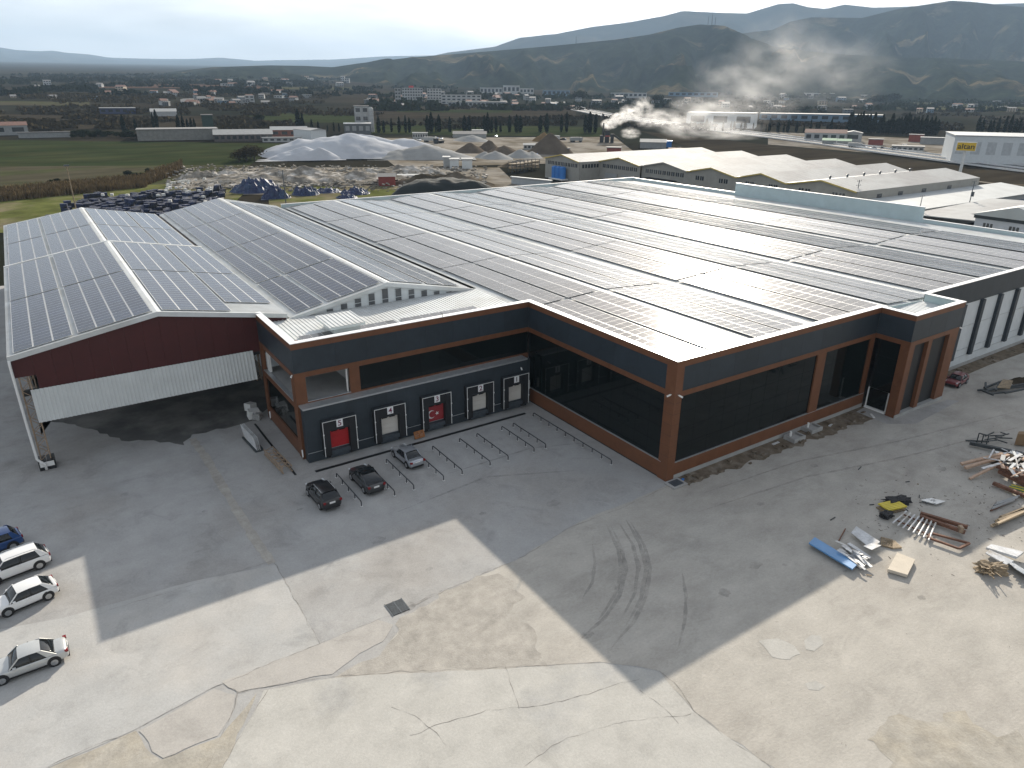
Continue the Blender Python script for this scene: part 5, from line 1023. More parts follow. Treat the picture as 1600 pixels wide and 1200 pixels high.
# town
T1 = [(690,752,163,13,m_bwhite,3,8,'long pale factory block with a white window row'), (618,627,165,24,m_bgrey,5,2,'slim grey apartment tower standing apart from the white blocks'), (629,661,160,20,m_bwhite,5,8,'broad white apartment block with a red roof sign'), (668,690,160,19,m_bwhite,5,5,'narrower white apartment block beside the broad one'), (750,785,147,9,m_bwhite,1,6,'long white hall below the hillside'), (786,812,147,12,m_bwhite,1,4,'white hall with a red gable panel below the hillside'), (812,834,147,8,m_bwhite,1,4,'low white hall at the end of the hillside row'), (848,890,150,8,m_bblue,1,6,'steel blue hall with a pale roof below the hillside'), (384,398,163,12,m_bwhite,3,2,'white farm tower block in the plain'), (700,790,168,8,m_bgrey,1,14,'long pale low factory with dark bays'),
      (954,1010,153,7,m_bwhite,1,8,'long white hall with a red stripe below the slope'), (1045,1120,151,6,m_bblue,1,8,'pale blue hall row behind the smoke'), (1215,1300,152,6,m_bwhite,1,8,'long white hall with red roof under the tan hills'), (1345,1372,155,6,m_bwhite,1,4,'small white hall alone in the plain beyond the cypress row'), (1535,1640,154,6,m_bwhite,1,6,'very long white greenhouse hall at the foot of the hills'), (1440,1470,152,5,m_bwhite,1,3,'white barn between the small hillside houses')]
for x0, x1, yb, h, wm, r_, c_, l in T1: blg(x0, x1, yb, h, 14, wm, m_lroof, l, 'town_building', 'building', rows=r_, cols=c_)
P = at(645, 160); s = mpp(P); tag(MB().box(P.x-4*s, P.x+4*s, P.y+3, P.y+3.4, P.z+21*s, P.z+24*s).build('roof_sign', mat('red_sign', (.45,.03,.03), .5)), 'small red roof sign on the broad white apartment block', 'sign')
tw = [m_bwhite, m_bgrey, m_bgrey, m_dkw, m_bblue, mat('sand_wall', (.33,.28,.21), .8)]; tr_ = [m_lroof, m_dkroof, m_tile, m_tile, m_dkroof]
bands = [(250, 480, 146, 166, 40, 'plain', 'the village in the plain'), (300, 560, 126, 136, 16, 'far plain', 'the far village'), (560, 860, 150, 168, 40, 'town', 'the town below the hills'), (1180, 1600, 150, 178, 34, 'right plain', 'the scattered houses under the hills'), (880, 1180, 152, 172, 16, 'roadside', 'the buildings beyond the highway'), (0, 240, 126, 158, 10, 'dark fields', 'the farms in the dark fields'), (900, 1010, 110, 124, 8, 'slope', 'the hillside apartment row')]
rt_ = {'plain': 'village', 'far plain': 'far village', 'town': 'town', 'right plain': 'hillfoot', 'roadside': 'roadside', 'dark fields': 'farm', 'slope': 'hillside'}
wn_ = {id(m_bwhite): 'white', id(m_bgrey): 'grey', id(m_dkw): 'dark', id(m_bblue): 'bluish', id(tw[5]): 'sandy'}; rn_ = {id(m_lroof): 'pale roof', id(m_dkroof): 'dull grey roof', id(m_tile): 'red tile roof'}
for x0, x1, y0, y1, n, key, gname in bands:
    if key == 'slope': continue
    for k in range(n):
        x = rnd.uniform(x0, x1); y = rnd.uniform(y0, y1); w = rnd.uniform(5, 13); h = rnd.uniform(2.2, 6.5); wm = rnd.choice(tw); rm = rnd.choice(tr_)
        blg(x, x+w, y, h, rnd.uniform(8, 16), wm, rm, 'small %s %s house with a %s%s' % (wn_[id(wm)], rt_[key], rn_[id(rm)], ' pitched' if False else ''), 'house', 'house', gname, roof='flat' if rm is m_lroof else 'gable', rows=2 if h > 4 else 1, cols=3 if w > 8 else 2, yaw=rnd.uniform(-25, 25))
# ---- trees
m_cyp = mat('cypress_green', (.014,.022,.014), .9, var=.3, vscale=.5, rand=.3, spec=0.); m_trunk = mat('bark', (.06,.045,.03), .9, var=.2); m_bush = mat('winter_bush', (.052,.042,.025), .9, var=.3, vscale=.5, rand=.25, spec=0.); m_leaf = mat('evergreen_leaf', (.022,.030,.016), .9, var=.3, vscale=.5, rand=.3, spec=0.)
def leaves(n, fn, size, seed):
    r_ = random.Random(seed); b = MB(); vs = []; fs = []
    for _ in range(n):
        p, k = fn(r_); s = size*r_.uniform(.6, 1.4)*k; a = Vector((r_.gauss(0,1), r_.gauss(0,1), r_.gauss(0,1))).normalized(); c = a.orthogonal().normalized(); d = a.cross(c); o = len(vs)
        vs += [p+c*s, p+d*s*.8, p-c*s, p-d*s*.8]; fs.append((o, o+1, o+2, o+3))
    b.add(vs, fs); return b
def cyp(r_):
    t = r_.random()**.8; ra = .13*(math.sin(math.pi*min(1, (t*.93+.07)))**.6)*(1-.35*t); an = r_.uniform(0, 6.283); q = math.sqrt(r_.random())
    return Vector((math.cos(an)*ra*q, math.sin(an)*ra*q, .04+t*.96)), 1-.5*t
def rnd_crown(r_):
    an = r_.uniform(0, 6.283); u = r_.uniform(-1, 1); q = r_.random()**.4; s_ = math.sqrt(1-u*u); d = Vector((math.cos(an)*s_, math.sin(an)*s_, u)); k = 1+.45*mn.noise(d*2.+Vector((r_.seed0,)*3 if hasattr(r_, 'seed0') else (0,0,0)))
    return Vector((d.x*.42*q*k, d.y*.42*q*k, .60+d.z*.38*q*k)), 1.
CY = [leaves(620, cyp, .05, 100+k).mesh('crown', m_cyp) for k in range(4)]; TK = MB().tube([(0,0,-.02), (0,0,.3), (0,0,.75)], [.028, .02, .006], 6).mesh('trunk', m_trunk)
RC = [leaves(700, rnd_crown, .055, 200+k).mesh('crown', m_leaf) for k in range(3)]; RB = [leaves(900, rnd_crown, .03, 300+k).mesh('crown', m_bush) for k in range(3)]
TB = MB().tube([(0,0,-.02), (0,0,.35), (.03,0,.6)], [.035, .028, .012], 6).tube([(0,0,.3), (.14,.05,.62)], [.018,.006], 5).tube([(0,0,.33), (-.13,.06,.66)], [.018,.006], 5).mesh('trunk', m_trunk)
def tree(x, y, h, kind, label, group, cat='tree', wide=1.):
    wide *= rnd.uniform(.75, 1.3)
    P = at(x, y); s = mpp(P)*h*1.05; E = empty({'cyp': 'cypress_tree', 'round': 'round_tree', 'bush': 'bare_bush'}[kind], P, label, cat, group, rnd.uniform(0, 6)); E.scale = (s*wide, s*wide, s)
    link(rnd.choice({'cyp': CY, 'round': RC, 'bush': RB}[kind]), 'crown', E); link(TK if kind == 'cyp' else TB, 'trunk', E); return E
gl = 'cypress trees along the works yard'
for x, y, h in [(467,205,31),(474,206,26),(488,207,19),(498,206,15),(512,206,10),(522,206,14),(530,206,12),(592,208,24),(600,208,18),(612,207,20),(624,208,23),(634,208,25),(640,208,22),(668,207,24),(674,208,29),(681,207,16),(686,207,25),(703,207,22),(726,207,24),(733,207,22),(743,206,9),(757,207,24),(762,208,29),(768,207,18),(775,207,21),(782,207,14),(796,207,24),(807,208,26),(813,207,24),(844,207,24),(854,207,27),(877,207,26),(885,207,29),(914,208,26),(921,208,30),(930,208,27)]:
    tree(x, y, h, 'cyp', ['tall dark cypress tree in the row behind the works yard', 'short dark cypress tree in the row behind the works yard'][h < 20], gl)
for x, y, h in [(241,202,24),(246,200,26),(280,204,22),(287,203,20),(294,203,16),(300,204,18),(305,204,17),(213,205,18),(194,206,24)]: tree(x, y, h, 'cyp', 'dark cypress tree behind the grey block wall', 'cypress trees by the block wall')
for k in range(46):
    x = 1326+k*3.05+rnd.uniform(-1.5, 1.5); y = 207+(x-1326)*.035; h = rnd.uniform(17, 31)
    tree(x, y, h, 'cyp', ['tall cypress in the dense row by the highway houses', 'shorter cypress in the dense row by the highway houses'][h < 23], 'dense cypress row beyond the highway')
for k in range(24): x = 1100+k*9.5+rnd.uniform(-4, 4); tree(x, 205+(x-1100)*.015, rnd.uniform(10, 20), 'cyp', 'dim cypress tree in the smoke beyond the highway', 'cypress trees in the smoke')
for k in range(11): x = 1526+k*8+rnd.uniform(-2, 2); tree(x, 208+k*.5, rnd.uniform(18, 30), 'cyp', 'cypress tree behind the wide service hall', 'cypress trees behind the service hall')
for x, y, h, l in [(406,192,12,'round tree standing alone in the green strip'), (905,158,15,'round dark tree where the highway bends'), (1160,176,16,'round dark tree by the long blue-grey hall'), (1026,163,14,'dark tree behind the smoke plume'), (980,164,9,'small round tree near the far highway sign'), (1395,160,13,'round tree before the bare hillfoot'), (1372,163,14,'round tree beside the small white hall')]: tree(x, y, h, 'round', l, None, wide=1.5)
for x, y, h in [(385,252,20),(398,250,22),(374,253,15),(392,248,18)]: tree(x, y, h, 'bush', 'big bare brown bush at the end of the green field', 'bare bushes at the green field', 'bush', 1.7)
for x, y, h in [(200,275,8),(212,277,7),(232,272,9),(240,274,8),(80,287,6),(90,286,7),(105,286,6),(222,276,6)]: tree(x, y, h, 'round', 'low dark shrub on the stubble by the reeds', 'low shrubs by the reeds', 'shrub', 1.6)
for k in range(46):
    x = rnd.uniform(110, 225); tree(x, 215+rnd.uniform(-6, 2), rnd.uniform(4, 8), 'round', 'dark hedge shrub along the far field edge', 'hedge along the far field edge', 'shrub', 1.8)
# woods and orchards too far to count
def wood(name, m, area, label, nseg, per, hgt, seed):
    r_ = random.Random(seed); vs = []; fs = []
    for _ in range(nseg):
        x0, x1, y0, y1 = area; xa = r_.uniform(x0, x1); ln = r_.uniform(25, 170); ya = y0+(y1-y0)*r_.random(); sl_2 = r_.uniform(-.012, .02); th = r_.choice((.25, .25, .5, 1.1))
        nn = max(4, int(per*ln/100))
        for _k in range(nn):
            u = r_.random(); P = at(xa+u*ln, ya+sl_2*u*ln+r_.gauss(0, th)); s = hgt*r_.uniform(.5, 1.3)
            for q in range(6):
                c = P+Vector((r_.gauss(0, s*.45), r_.gauss(0, s*.45), s*r_.uniform(.1, .85))); a = Vector((r_.gauss(0,1), r_.gauss(0,1), r_.gauss(0,.5))).normalized(); d = a.orthogonal().normalized(); e = a.cross(d); o = len(vs); t = s*.40
                vs += [c+d*t, c+e*t, c-d*t, c-e*t]; fs.append((o, o+1, o+2, o+3))
    b = MB(); b.add(vs, fs); return tag(b.build(name, m), label, 'trees', None, 'stuff')
wood('far_wood', m_leaf, (-80, 560, 116, 150), 'dark far-off orchards and tree belts behind the green field', 62, 42, 6., 5)
wood('far_wood', m_leaf, (520, 1600, 146, 176), 'dark far-off tree belts below the hills', 55, 34, 6., 6)
wood('far_orchard', m_bush, (-80, 520, 148, 206), 'brown leafless orchards behind the green field', 46, 48, 3.4, 7)
wood('far_orchard', m_bush, (520, 1600, 166, 204), 'brown leafless scrub and orchards beyond the highway', 42, 40, 3.2, 8)
# reeds
rv = []; rf_ = []; r_ = random.Random(9)
for k in range(9000):
    t = r_.random(); x = -60+t*345; yb_ = (322-t*34) if x < 230 else 290-(x-230)*.35; P = at(x, yb_-r_.uniform(0, 14)); h = r_.uniform(1.6, 3.0); an = r_.uniform(0, 6.28); w = .12; o = len(rv); dx, dy = math.cos(an)*w, math.sin(an)*w; lx, ly = r_.gauss(0,.35), r_.gauss(0,.35)
    rv += [P+Vector((-dx,-dy,0)), P+Vector((dx,dy,0)), P+Vector((lx+dx*1.8,ly+dy*1.8,h*.8)), P+Vector((lx*1.3,ly*1.3,h))]; rf_.append((o, o+1, o+2, o+3))
b = MB(); b.add(rv, rf_); tag(b.build('reeds', mat('dry_reed', (.15,.11,.06), .9, var=.4, vscale=.4, spec=0.)), 'band of dry brown reeds along the field edge', 'reeds', None, 'stuff')
# rubble chunks
r_ = random.Random(12); b = MB()
for k in range(1500):
    x, y = (r_.uniform(262, 760), r_.uniform(262, 300)); P = at(x, y); s = r_.uniform(.15, .7)*r_.uniform(.5, 1.2); z = P.z+r_.uniform(0, 1.6); m3 = Matrix.Rotation(r_.uniform(0, 6), 3, 'Z') @ Matrix.Rotation(r_.uniform(-.6, .6), 3, 'X')
    vs = [m3 @ Vector((sx*s*r_.uniform(.7, 1.5), sy*s, sz*s*.45))+Vector((P.x, P.y, z)) for sz in (-1, 1) for sx, sy in ((-1,-1), (1,-1), (1,1), (-1,1))]
    b.add(vs, [(0,3,2,1),(4,5,6,7),(0,1,5,4),(1,2,6,5),(2,3,7,6),(3,0,4,7)])
tag(b.build('rubble', mat('broken_concrete', (.20,.185,.16), .95, var=.55, vscale=.25, c2=(.40,.38,.35), c2scale=.12, c2lo=.55, c2hi=.62)), 'strewn broken concrete and stones', 'rubble', None, 'stuff')
# hill masts
for x, y, h in ((1106,40,14), (1112,39,16), (1117,40,13), (900,66,10)):
    d = ray(x, y); hd = math.hypot(d[0], d[1]); q = CAM+d*(3300/hd); Mm = empty('radio_mast', (q[0], q[1], q[2]-8), 'thin radio mast on the crest of the dark hill', 'mast', 'masts on the hill crest')
    hh = h*3300/FPX; bb = MB(); bb.tube([(0,0,-10), (0,0,hh)], [2.2, .9], 5); bb.build('mast', m_lip, Mm, local=True)
# small parked vehicles far off
mb_v = MB(); secs = [(-2.1,.5,.75),(-1.9,.95,.85),(-1.2,1.0,.9),(1.0,1.0,.9),(1.9,.85,.85),(2.15,.5,.75)]
vb = loft([[(x, w, .25), (x, w, z*.9), (x, w*.8, z), (x, -w*.8, z), (x, -w, z*.9), (x, -w, .25)] for x, z, w in secs]); vc = loft([[(x, w, .9), (x, w*.85, z), (x, -w*.85, z), (x, -w, .9)] for x, z, w in [(-1.5,.95,.8),(-1.1,1.42,.78),(.3,1.45,.78),(1.1,.95,.8)]])
VC = vc.mesh('cabin', m_cglass); VW = MB().tube([(-1.3,-.88,.32), (-1.3,.88,.32)], .32, 10).tube([(1.3,-.88,.32), (1.3,.88,.32)], .32, 10).mesh('wheels', m_tyre2)
VBm = {n: vb.mesh('body', m) for n, m in (('white', p_white), ('silver', p_silver), ('black', p_black), ('red', p_red), ('blue', p_blue))}
for i, (x, y) in enumerate([(1350,231),(1364,233),(1378,233),(1392,234),(1405,236),(1522,247),(1530,249),(1541,250),(1551,251),(1560,250),(1567,251),(680,217),(690,218),(712,214),(725,214),(745,215),(775,214),(870,218),(1075,236),(1060,234),(880,219),(1010,224),(655,220)]):
    c = ['white', 'silver', 'black', 'red', 'white', 'blue'][i % 6]; P = at(x, y); V_ = empty('parked_car', P, 'tiny %s car parked %s' % (c, 'by the highway workshops' if 1300 < x < 1450 else 'before the wide service hall' if x > 1500 else 'in the concrete works yard'), 'car', 'far parked cars', rnd.uniform(0, 6.28))
    link(VBm[c], 'body', V_); link(VC, 'cabin', V_); link(VW, 'wheels', V_)
for i, (x, y, l) in enumerate([(865,219,'white truck with a tipper in the works yard'), (672,222,'mixer truck with a white drum near the sand heap'), (686,224,'dark wheel loader on the pale works yard'), (900,222,'grey tanker truck near the asphalt plant'), (1335,231,'white box truck by the highway workshops'), (1412,233,'white flatbed truck by the highway workshops')]):
    P = at(x, y); K = empty('truck', P, l, 'truck', None, rnd.uniform(0, 6)); MB().box(-4, 1.8, -1.2, 1.2, .9, 3.0 if i != 2 else 1.6).build('cargo_box', [m_bwhite, m_bwhite, m_dkst, m_bgrey, m_bwhite, m_bgrey][i], K, local=True); MB().box(2.0, 4., -1.2, 1.2, .7, 2.9).build('cab', [m_bwhite, m_bwhite, m_dkst, m_bgrey, m_bwhite, m_bwhite][i], K, local=True); MB().box(4.01, 4.05, -1., 1., 1.7, 2.6).build('windscreen', m_win, K, local=True)
    for xx in (-3, -1.6, 3): MB().tube([(xx, -1.25, .5), (xx, 1.25, .5)], .5, 10).build('wheel', m_tyre2, K, local=True)
# ---- smoke
smat = bpy.data.materials.new('smoke_volume'); smat.use_nodes = True; sn = smat.node_tree; sn.nodes.clear()
so = sn.nodes.new('ShaderNodeOutputMaterial'); sv = sn.nodes.new('ShaderNodeVolumePrincipled'); sv.inputs['Color'].default_value = (.97,.975,.985,1); sv.inputs['Anisotropy'].default_value = .45
st = sn.nodes.new('ShaderNodeTexCoord'); sl_ = sn.nodes.new('ShaderNodeVectorMath'); sl_.operation = 'LENGTH'; sf = sn.nodes.new('ShaderNodeMapRange'); sf.inputs[1].default_value = 1.; sf.inputs[2].default_value = .25; sf.inputs[3].default_value = 0; sf.inputs[4].default_value = 1.
sno = sn.nodes.new('ShaderNodeTexNoise'); sno.inputs['Scale'].default_value = 2.2; sno.inputs['Detail'].default_value = 4; sno.inputs['Roughness'].default_value = .6
smr = sn.nodes.new('ShaderNodeMapRange'); smr.inputs[1].default_value = .42; smr.inputs[2].default_value = .68; smu = sn.nodes.new('ShaderNodeMath'); smu.operation = 'MULTIPLY'; smu2 = sn.nodes.new('ShaderNodeMath'); smu2.operation = 'MULTIPLY'
soi = sn.nodes.new('ShaderNodeObjectInfo'); sad = sn.nodes.new('ShaderNodeVectorMath'); sad.operation = 'ADD'
l_ = sn.links.new; l_(st.outputs['Object'], sl_.inputs[0]); l_(sl_.outputs['Value'], sf.inputs[0]); l_(st.outputs['Object'], sad.inputs[0]); l_(soi.outputs['Location'], sad.inputs[1]); l_(sad.outputs[0], sno.inputs['Vector']); l_(sno.outputs['Fac'], smr.inputs[0]); l_(sf.outputs[0], smu.inputs[0]); l_(smr.outputs[0], smu.inputs[1]); l_(smu.outputs[0], smu2.inputs[0])
sep = sn.nodes.new('ShaderNodeSeparateColor'); l_(soi.outputs['Color'], sep.inputs[0]); l_(sep.outputs[0], smu2.inputs[1]); l_(smu2.outputs[0], sv.inputs['Density']); l_(sv.outputs[0], so.inputs['Volume'])
import bmesh
bm = bmesh.new(); bmesh.ops.create_icosphere(bm, subdivisions=3, radius=1.); SM = bpy.data.meshes.new('smoke_puff'); bm.to_mesh(SM); bm.free(); SM.materials.append(smat)
d0 = float((np.array(AP)-CAM) @ FW); smk = empty('smoke', AP, 'pale smoke drifting from the asphalt plant chimney'); smk['kind'] = 'stuff'; smk['category'] = 'smoke'
for x, y, rw, rh, dd, den in [(952,194,15,9,0,.9), (968,185,19,11,3,.55), (986,177,21,13,6,.32), (1004,166,20,16,8,.18), (1020,185,30,16,10,.12), (985,208,18,10,6,.2), (1055,194,52,22,20,.06), (1105,178,70,30,40,.04), (1165,140,100,52,80,.012), (1225,85,90,62,110,.007), (1300,110,110,60,120,.005), (1135,205,70,18,40,.035)]:
    q = CAM+ray(x, y)*((d0+dd)/float(ray(x, y) @ FW)); s = (d0+dd)/FPX; o = link(SM, 'smoke_puff', smk, Vector(q)-Vector(AP), (0, rnd.uniform(-.3, .3), -ya_), (rw*s, rw*s*.8, rh*s)); o.color = (den, 0, 0, 1)
r0 = random.Random(41)
# ================================================================== scrap and small things in the yard
m_skyb = mat('sky_blue_sheet', (.10,.26,.50), .45, var=.06, vscale=1.5); m_wsheet = mat('white_sheet_metal', (.56,.57,.58), .5, var=.14, vscale=2., c2=(.36,.32,.27), c2scale=.9, c2lo=.52, c2hi=.66, fine=(6.,.15)); m_beige = mat('beige_slab', (.55,.49,.40), .8, var=.05, vscale=1.5); m_yelp = mat('yellow_plastic', (.62,.50,.05), .6, var=.08)
m_rust = mat('rusty_steel', (.16,.075,.045), .8, var=.3, vscale=2.); m_pinkw = mat('raw_timber', (.48,.34,.25), .85, var=.15, vscale=3.); m_dark = mat('dark_scrap_steel', (.045,.052,.055), .7, var=.25, vscale=2.); m_greyp = mat('grey_pipe', (.30,.31,.31), .6, var=.15); m_greenp = mat('green_painted_steel', (.05,.13,.08), .6, var=.2)
def slab4(name, m, c, z0, th, label, cat, tilt=None):
    p = [Vector(gz(x, y, z0)) for x, y in c]
    if tilt: p = [q+Vector((0, 0, t)) for q, t in zip(p, tilt)]
    n = (p[1]-p[0]).cross(p[2]-p[0])
    if n.z < 0: p = p[::-1]
    b = MB(); b.prism(p, (0, 0, -th)); b.f = [f[::-1] for f in b.f]; return tag(b.build(name, m), label, cat)
def seg(name, m, a, b_, w, h, label, cat, za=.1, zb=None, group=None, pipe=False):
    A = Vector(gz(*a, za)); B_ = Vector(gz(*b_, za if zb is None else zb)); bb = MB()
    bb.tube([A, B_], w/2, 8) if pipe else bb.bar(A, B_, w, h)
    return tag(bb.build(name, m, smooth=False), label, cat, group)
bp = slab4('blue_sheet_metal', m_skyb, [(1264,848),(1273,839),(1341,880),(1332,889)], .42, .12, 'long sky blue sheet panel lying on the shadow edge', 'panel')
for k, (a, b_, w) in enumerate([((1312,858),(1348,888),.5), ((1318,852),(1356,882),.45), ((1326,849),(1360,872),.35), ((1310,862),(1340,884),.3), ((1322,856),(1362,886),.25), ((1334,860),(1352,880),.3), ((1320,866),(1352,890),.2)]):
    seg('metal_strip', m_wsheet if k != 4 else m_steel, a, b_, w, .03+.02*(k % 3), 'white sheet metal strip strewn beside the blue panel', 'metal strip', .08+.07*k, .05+.06*k, 'white strips by the blue panel')
for k in range(14):
    x, y = r0.uniform(1312, 1350), 0; y = 852+(x-1312)*.62+r0.uniform(-7, 8); L9 = r0.uniform(8, 22); seg('metal_strip', m_wsheet if k % 3 else m_steel, (x-L9*.5, y-L9*.32+r0.uniform(-4, 4)), (x+L9*.5, y+L9*.32+r0.uniform(-4, 4)), r0.uniform(.08, .3), .03, 'white sheet metal strip strewn beside the blue panel', 'metal strip', r0.uniform(.1, .6), r0.uniform(.1, .6), 'white strips by the blue panel')
slab4('metal_sheet', m_wsheet, [(1330,832),(1337,826),(1374,851),(1362,858)], .35, .05, 'bent white metal sheet lying between strips and crate', 'sheet', (.0,.25,.3,0)); slab4('metal_sheet', m_wsheet, [(1349,853),(1362,848),(1377,852),(1362,859)], .55, .04, 'square white sheet end lying over the bent sheet', 'sheet')
seg('rusty_rod', m_rust, (1321,826), (1310,846), .08, .08, 'curved rusty rod lying near the bent white sheet', 'rod', .1)
pallet((*gz(1385, 849, 0)[:2], 0), .5, m_oldwood, 'broken timber pallet beside the bent white sheet', L_=1.3, W_=.9); pallet((*gz(1396, 852, 0)[:2], 0), 1.1, m_wood, 'small pale pallet beside the broken timber pallet', L_=1.0, W_=.8)
slab4('concrete_slab', m_beige, [(1387,889),(1402,863),(1430,874),(1418,898)], .32, .26, 'square beige slab lying alone in the sun', 'slab')
for i, (x, y, z) in enumerate(((1391,796,.0), (1393,795,.30))): pallet((*gz(x, y, 0)[:2], z), -.25, m_yelp if i else m_oldwood, ['old timber pallet under the yellow pallet', 'yellow plastic pallet on top of an old timber pallet'][i], L_=2.1, W_=1.25)
o = lumpy(2.0, .9, .5, 8.1, amp=.6).build('rubber_heap', m_rub); o.location = (*gz(1402, 786, 0)[:2], 0); o.rotation_euler = (0, 0, -.4); tag(o, 'black rubber sheeting crumpled behind the yellow pallet', 'rubber'); o = lumpy(1.0, .7, .45, 3.3, amp=.6).build('rubber_heap', m_rub); o.location = (*gz(1384, 808, 0)[:2], 0); tag(o, 'small black rubber lump below the yellow pallet', 'rubber')
# ladder-like rack of white tubes
rk = empty('tube_rack', (*gz(1428, 822, 0)[:2], 0), 'ladder-like frame of white tubes lying in the yard', 'frame')
for k in range(8):
    t = k/7; a = (1416+46*t, 799+18*t); b_ = (1395+56*t, 817+27*t); MB().tube([Vector(gz(*a, .35)), Vector(gz(*b_, .25))], .07, 8).build('tube', m_wsheet, rk)
for f in (.25, .75): MB().bar(Vector(gz(1416+(1395-1416)*f, 799+18*f, .16)), Vector(gz(1462+(1451-1462)*f, 817+27*f, .16)), .1).build('cross_rail', m_rust, rk)
for i, (a, b_, l) in enumerate([((1438,802),(1512,824),'upper rusty channel beam in the pair by the tube frame'), ((1438,807),(1508,832),'lower rusty channel beam in the pair by the tube frame')]): seg('steel_beam', m_rust, a, b_, .28, .28, l, 'beam', .3)
seg('steel_beam', m_tan, (1499,824), (1503,829), .3, .5, 'short tan cross piece tying the rusty beam pair', 'beam', .5)
fr = empty('scrap_gate', (*gz(1490, 845, 0)[:2], 0), 'long dark rusty rectangular gate lying half in the sun', 'gate')
for a, b_ in (((1455,833),(1515,849)), ((1450,840),(1498,857)), ((1515,849),(1498,857)), ((1455,833),(1450,840))): MB().bar(Vector(gz(*a, .25)), Vector(gz(*b_, .25)), .16).build('frame_bar', m_rust, fr)
# big scrap heap at the yard's edge
gsc = 'beams and pipes of the scrap heap'
for a, b_, w, m, z0, z1, l in [((1502,725),(1566,709),.3,m_pinkw,.5,1.1,'long raw timber sticking out of the scrap heap, upper one'), ((1508,731),(1576,711),.3,m_pinkw,.4,1.0,'long raw timber sticking out of the scrap heap, lower one'), ((1515,748),(1560,726),.22,m_pinkw,.1,.9,'pale timber pole propped at an angle on the scrap heap'), ((1559,727),(1650,770),.5,m_rust,.9,.7,'thick brown steel beam across the scrap heap'), ((1562,736),(1650,782),.45,m_rust,.5,.4,'second brown steel beam under the thick one'), ((1515,692),(1650,720),.4,m_dark,.35,.5,'dark long steel girder behind the scrap heap'), ((1509,688),(1545,690),.14,m_dark,.1,.1,'thin dark rod before the dark girder'), ((1552,755),(1640,790),.35,m_rust,.3,.3,'rusty beam lying low at the sunny side of the heap')]:
    seg('scrap_beam', m, a, b_, w, w*.8, l, 'beam', z0, z1, gsc)
r_ = random.Random(21)
for k in range(95):
    x, y = r_.uniform(1548, 1650), 0; y = 714+(x-1556)*.25+r_.uniform(-16, 20); an = r_.uniform(0, 3.14); ln = r_.uniform(8, 30)
    z = r_.uniform(.2, 1.5); m, mn_ = r_.choice([(m_wsheet, 'white metal strip'), (m_wsheet, 'white metal strip'), (m_steel, 'bright steel strip'), (m_pinkw, 'timber offcut'), (m_greyp, 'grey pipe piece')])
    seg('scrap_piece', m, (x-math.cos(an)*ln/2, y-math.sin(an)*ln/3), (x+math.cos(an)*ln/2, y+math.sin(an)*ln/3), r_.uniform(.08, .4), .06, '%s in the tangle of the scrap heap' % mn_, 'scrap', z, z+r_.uniform(-.25, .25), 'tangled pieces of the scrap heap')
mound('scrap_mound', m_earth, 1615, 748, 130, 22, 'low mound of dirt and scrap under the tangle', 'heap', seed=70, nz=.5, peaks=3, n=24, depth=.6)
cbx = slab4('cardboard_box', mat('cardboard', (.20,.13,.07), .9, var=.15), [(1590,678),(1592,674),(1612,674),(1612,680)], 1.4, 1.3, 'brown cardboard box standing behind the scrap heap', 'box')
# dark steel trestles
ts = empty('steel_trestle', (*gz(1537, 692, 0)[:2], 0), 'dark open steel trestle standing before the scrap heap', 'trestle')
for a in ((1526,691),(1533,694),(1541,695)): P = Vector(gz(*a, 0)); MB().bar(P, P+Vector((0,0,1.1)), .09).build('leg', m_dark, ts)
for a, b_ in (((1526,691),(1533,694)), ((1533,694),(1541,695)), ((1526,691),(1541,695))): MB().bar(Vector(gz(*a, 0))+Vector((0,0,1.1)), Vector(gz(*b_, 0))+Vector((0,0,1.1)), .08).build('top_bar', m_dark, ts)
for k in range(9):
    x, y = 1550+r_.uniform(-6, 26), 683+r_.uniform(-6, 10); seg('scrap_rod', m_dark, (x-r_.uniform(4, 14), y-r_.uniform(-6, 6)), (x+r_.uniform(4, 14), y+r_.uniform(-6, 4)), .1, .1, 'thin dark rod in the bundle near the trestle', 'rod', .1+.08*k, .3+.1*(k % 3), 'dark rods near the trestle')
# dark frame scrap behind, by the red car
for k, (a, b_) in enumerate([((1528,610),(1600,604)), ((1538,606),(1570,594)), ((1540,611),(1600,600)), ((1545,615),(1580,612)), ((1556,610),(1560,600)), ((1540,607),(1540,598)), ((1570,614),(1610,606)), ((1532,609),(1552,617))]): seg('scrap_bar', m_dark, a, b_, .22, .2, 'dark steel bar of the frame pile past the red car', 'bar', .25+.06*k, .3+.08*k, 'dark frame pile past the red car')
mound('scrap_mound', m_earth, 1600, 606, 70, 15, 'mound of rubbish topped with cloth past the red car', 'heap', seed=72, nz=.5, peaks=3, n=22, depth=.5); slab4('timber_board', m_oldwood, [(1558,605),(1566,596),(1582,598),(1578,607)], .7, .08, 'brown board lying on the dark frame pile', 'board', (0,.3,.3,0))
# pipe bundles in the sun
for k in range(8): seg('metal_pipe', m_greyp if k % 3 else m_rust, (1548+k*1.2, 797-k*1.6+r_.uniform(-1, 1)), (1582+k*1.5, 783-k*1.2+r_.uniform(-1, 1)), .16, .1, 'slim pipe in the small bundle on the shadow edge', 'pipe', .12+.06*(k % 3), None, 'small pipe bundle on the shadow edge', True)
for k in range(12): seg('timber_pole', m_oldwood if k % 3 else m_wood, (1552+k*1.2+r_.uniform(-3, 3), 822-k*1.3), (1596+k*1.4+r_.uniform(-3, 6), 801-k*1.0), .22, .16, 'weathered timber in the stacked bundle in the sun', 'timber', .15+.1*(k % 4), None, 'timber bundle in the sun')
for k in range(7): seg('metal_pipe', m_greenp if k % 2 else m_yelp, (1571+k*1.5, 765-k*1.2), (1640, 790-k*3), .16, .1, 'green or yellow painted pipe beside the brown beams', 'pipe', .15+.08*(k % 3), None, 'painted pipes beside the beams', True)
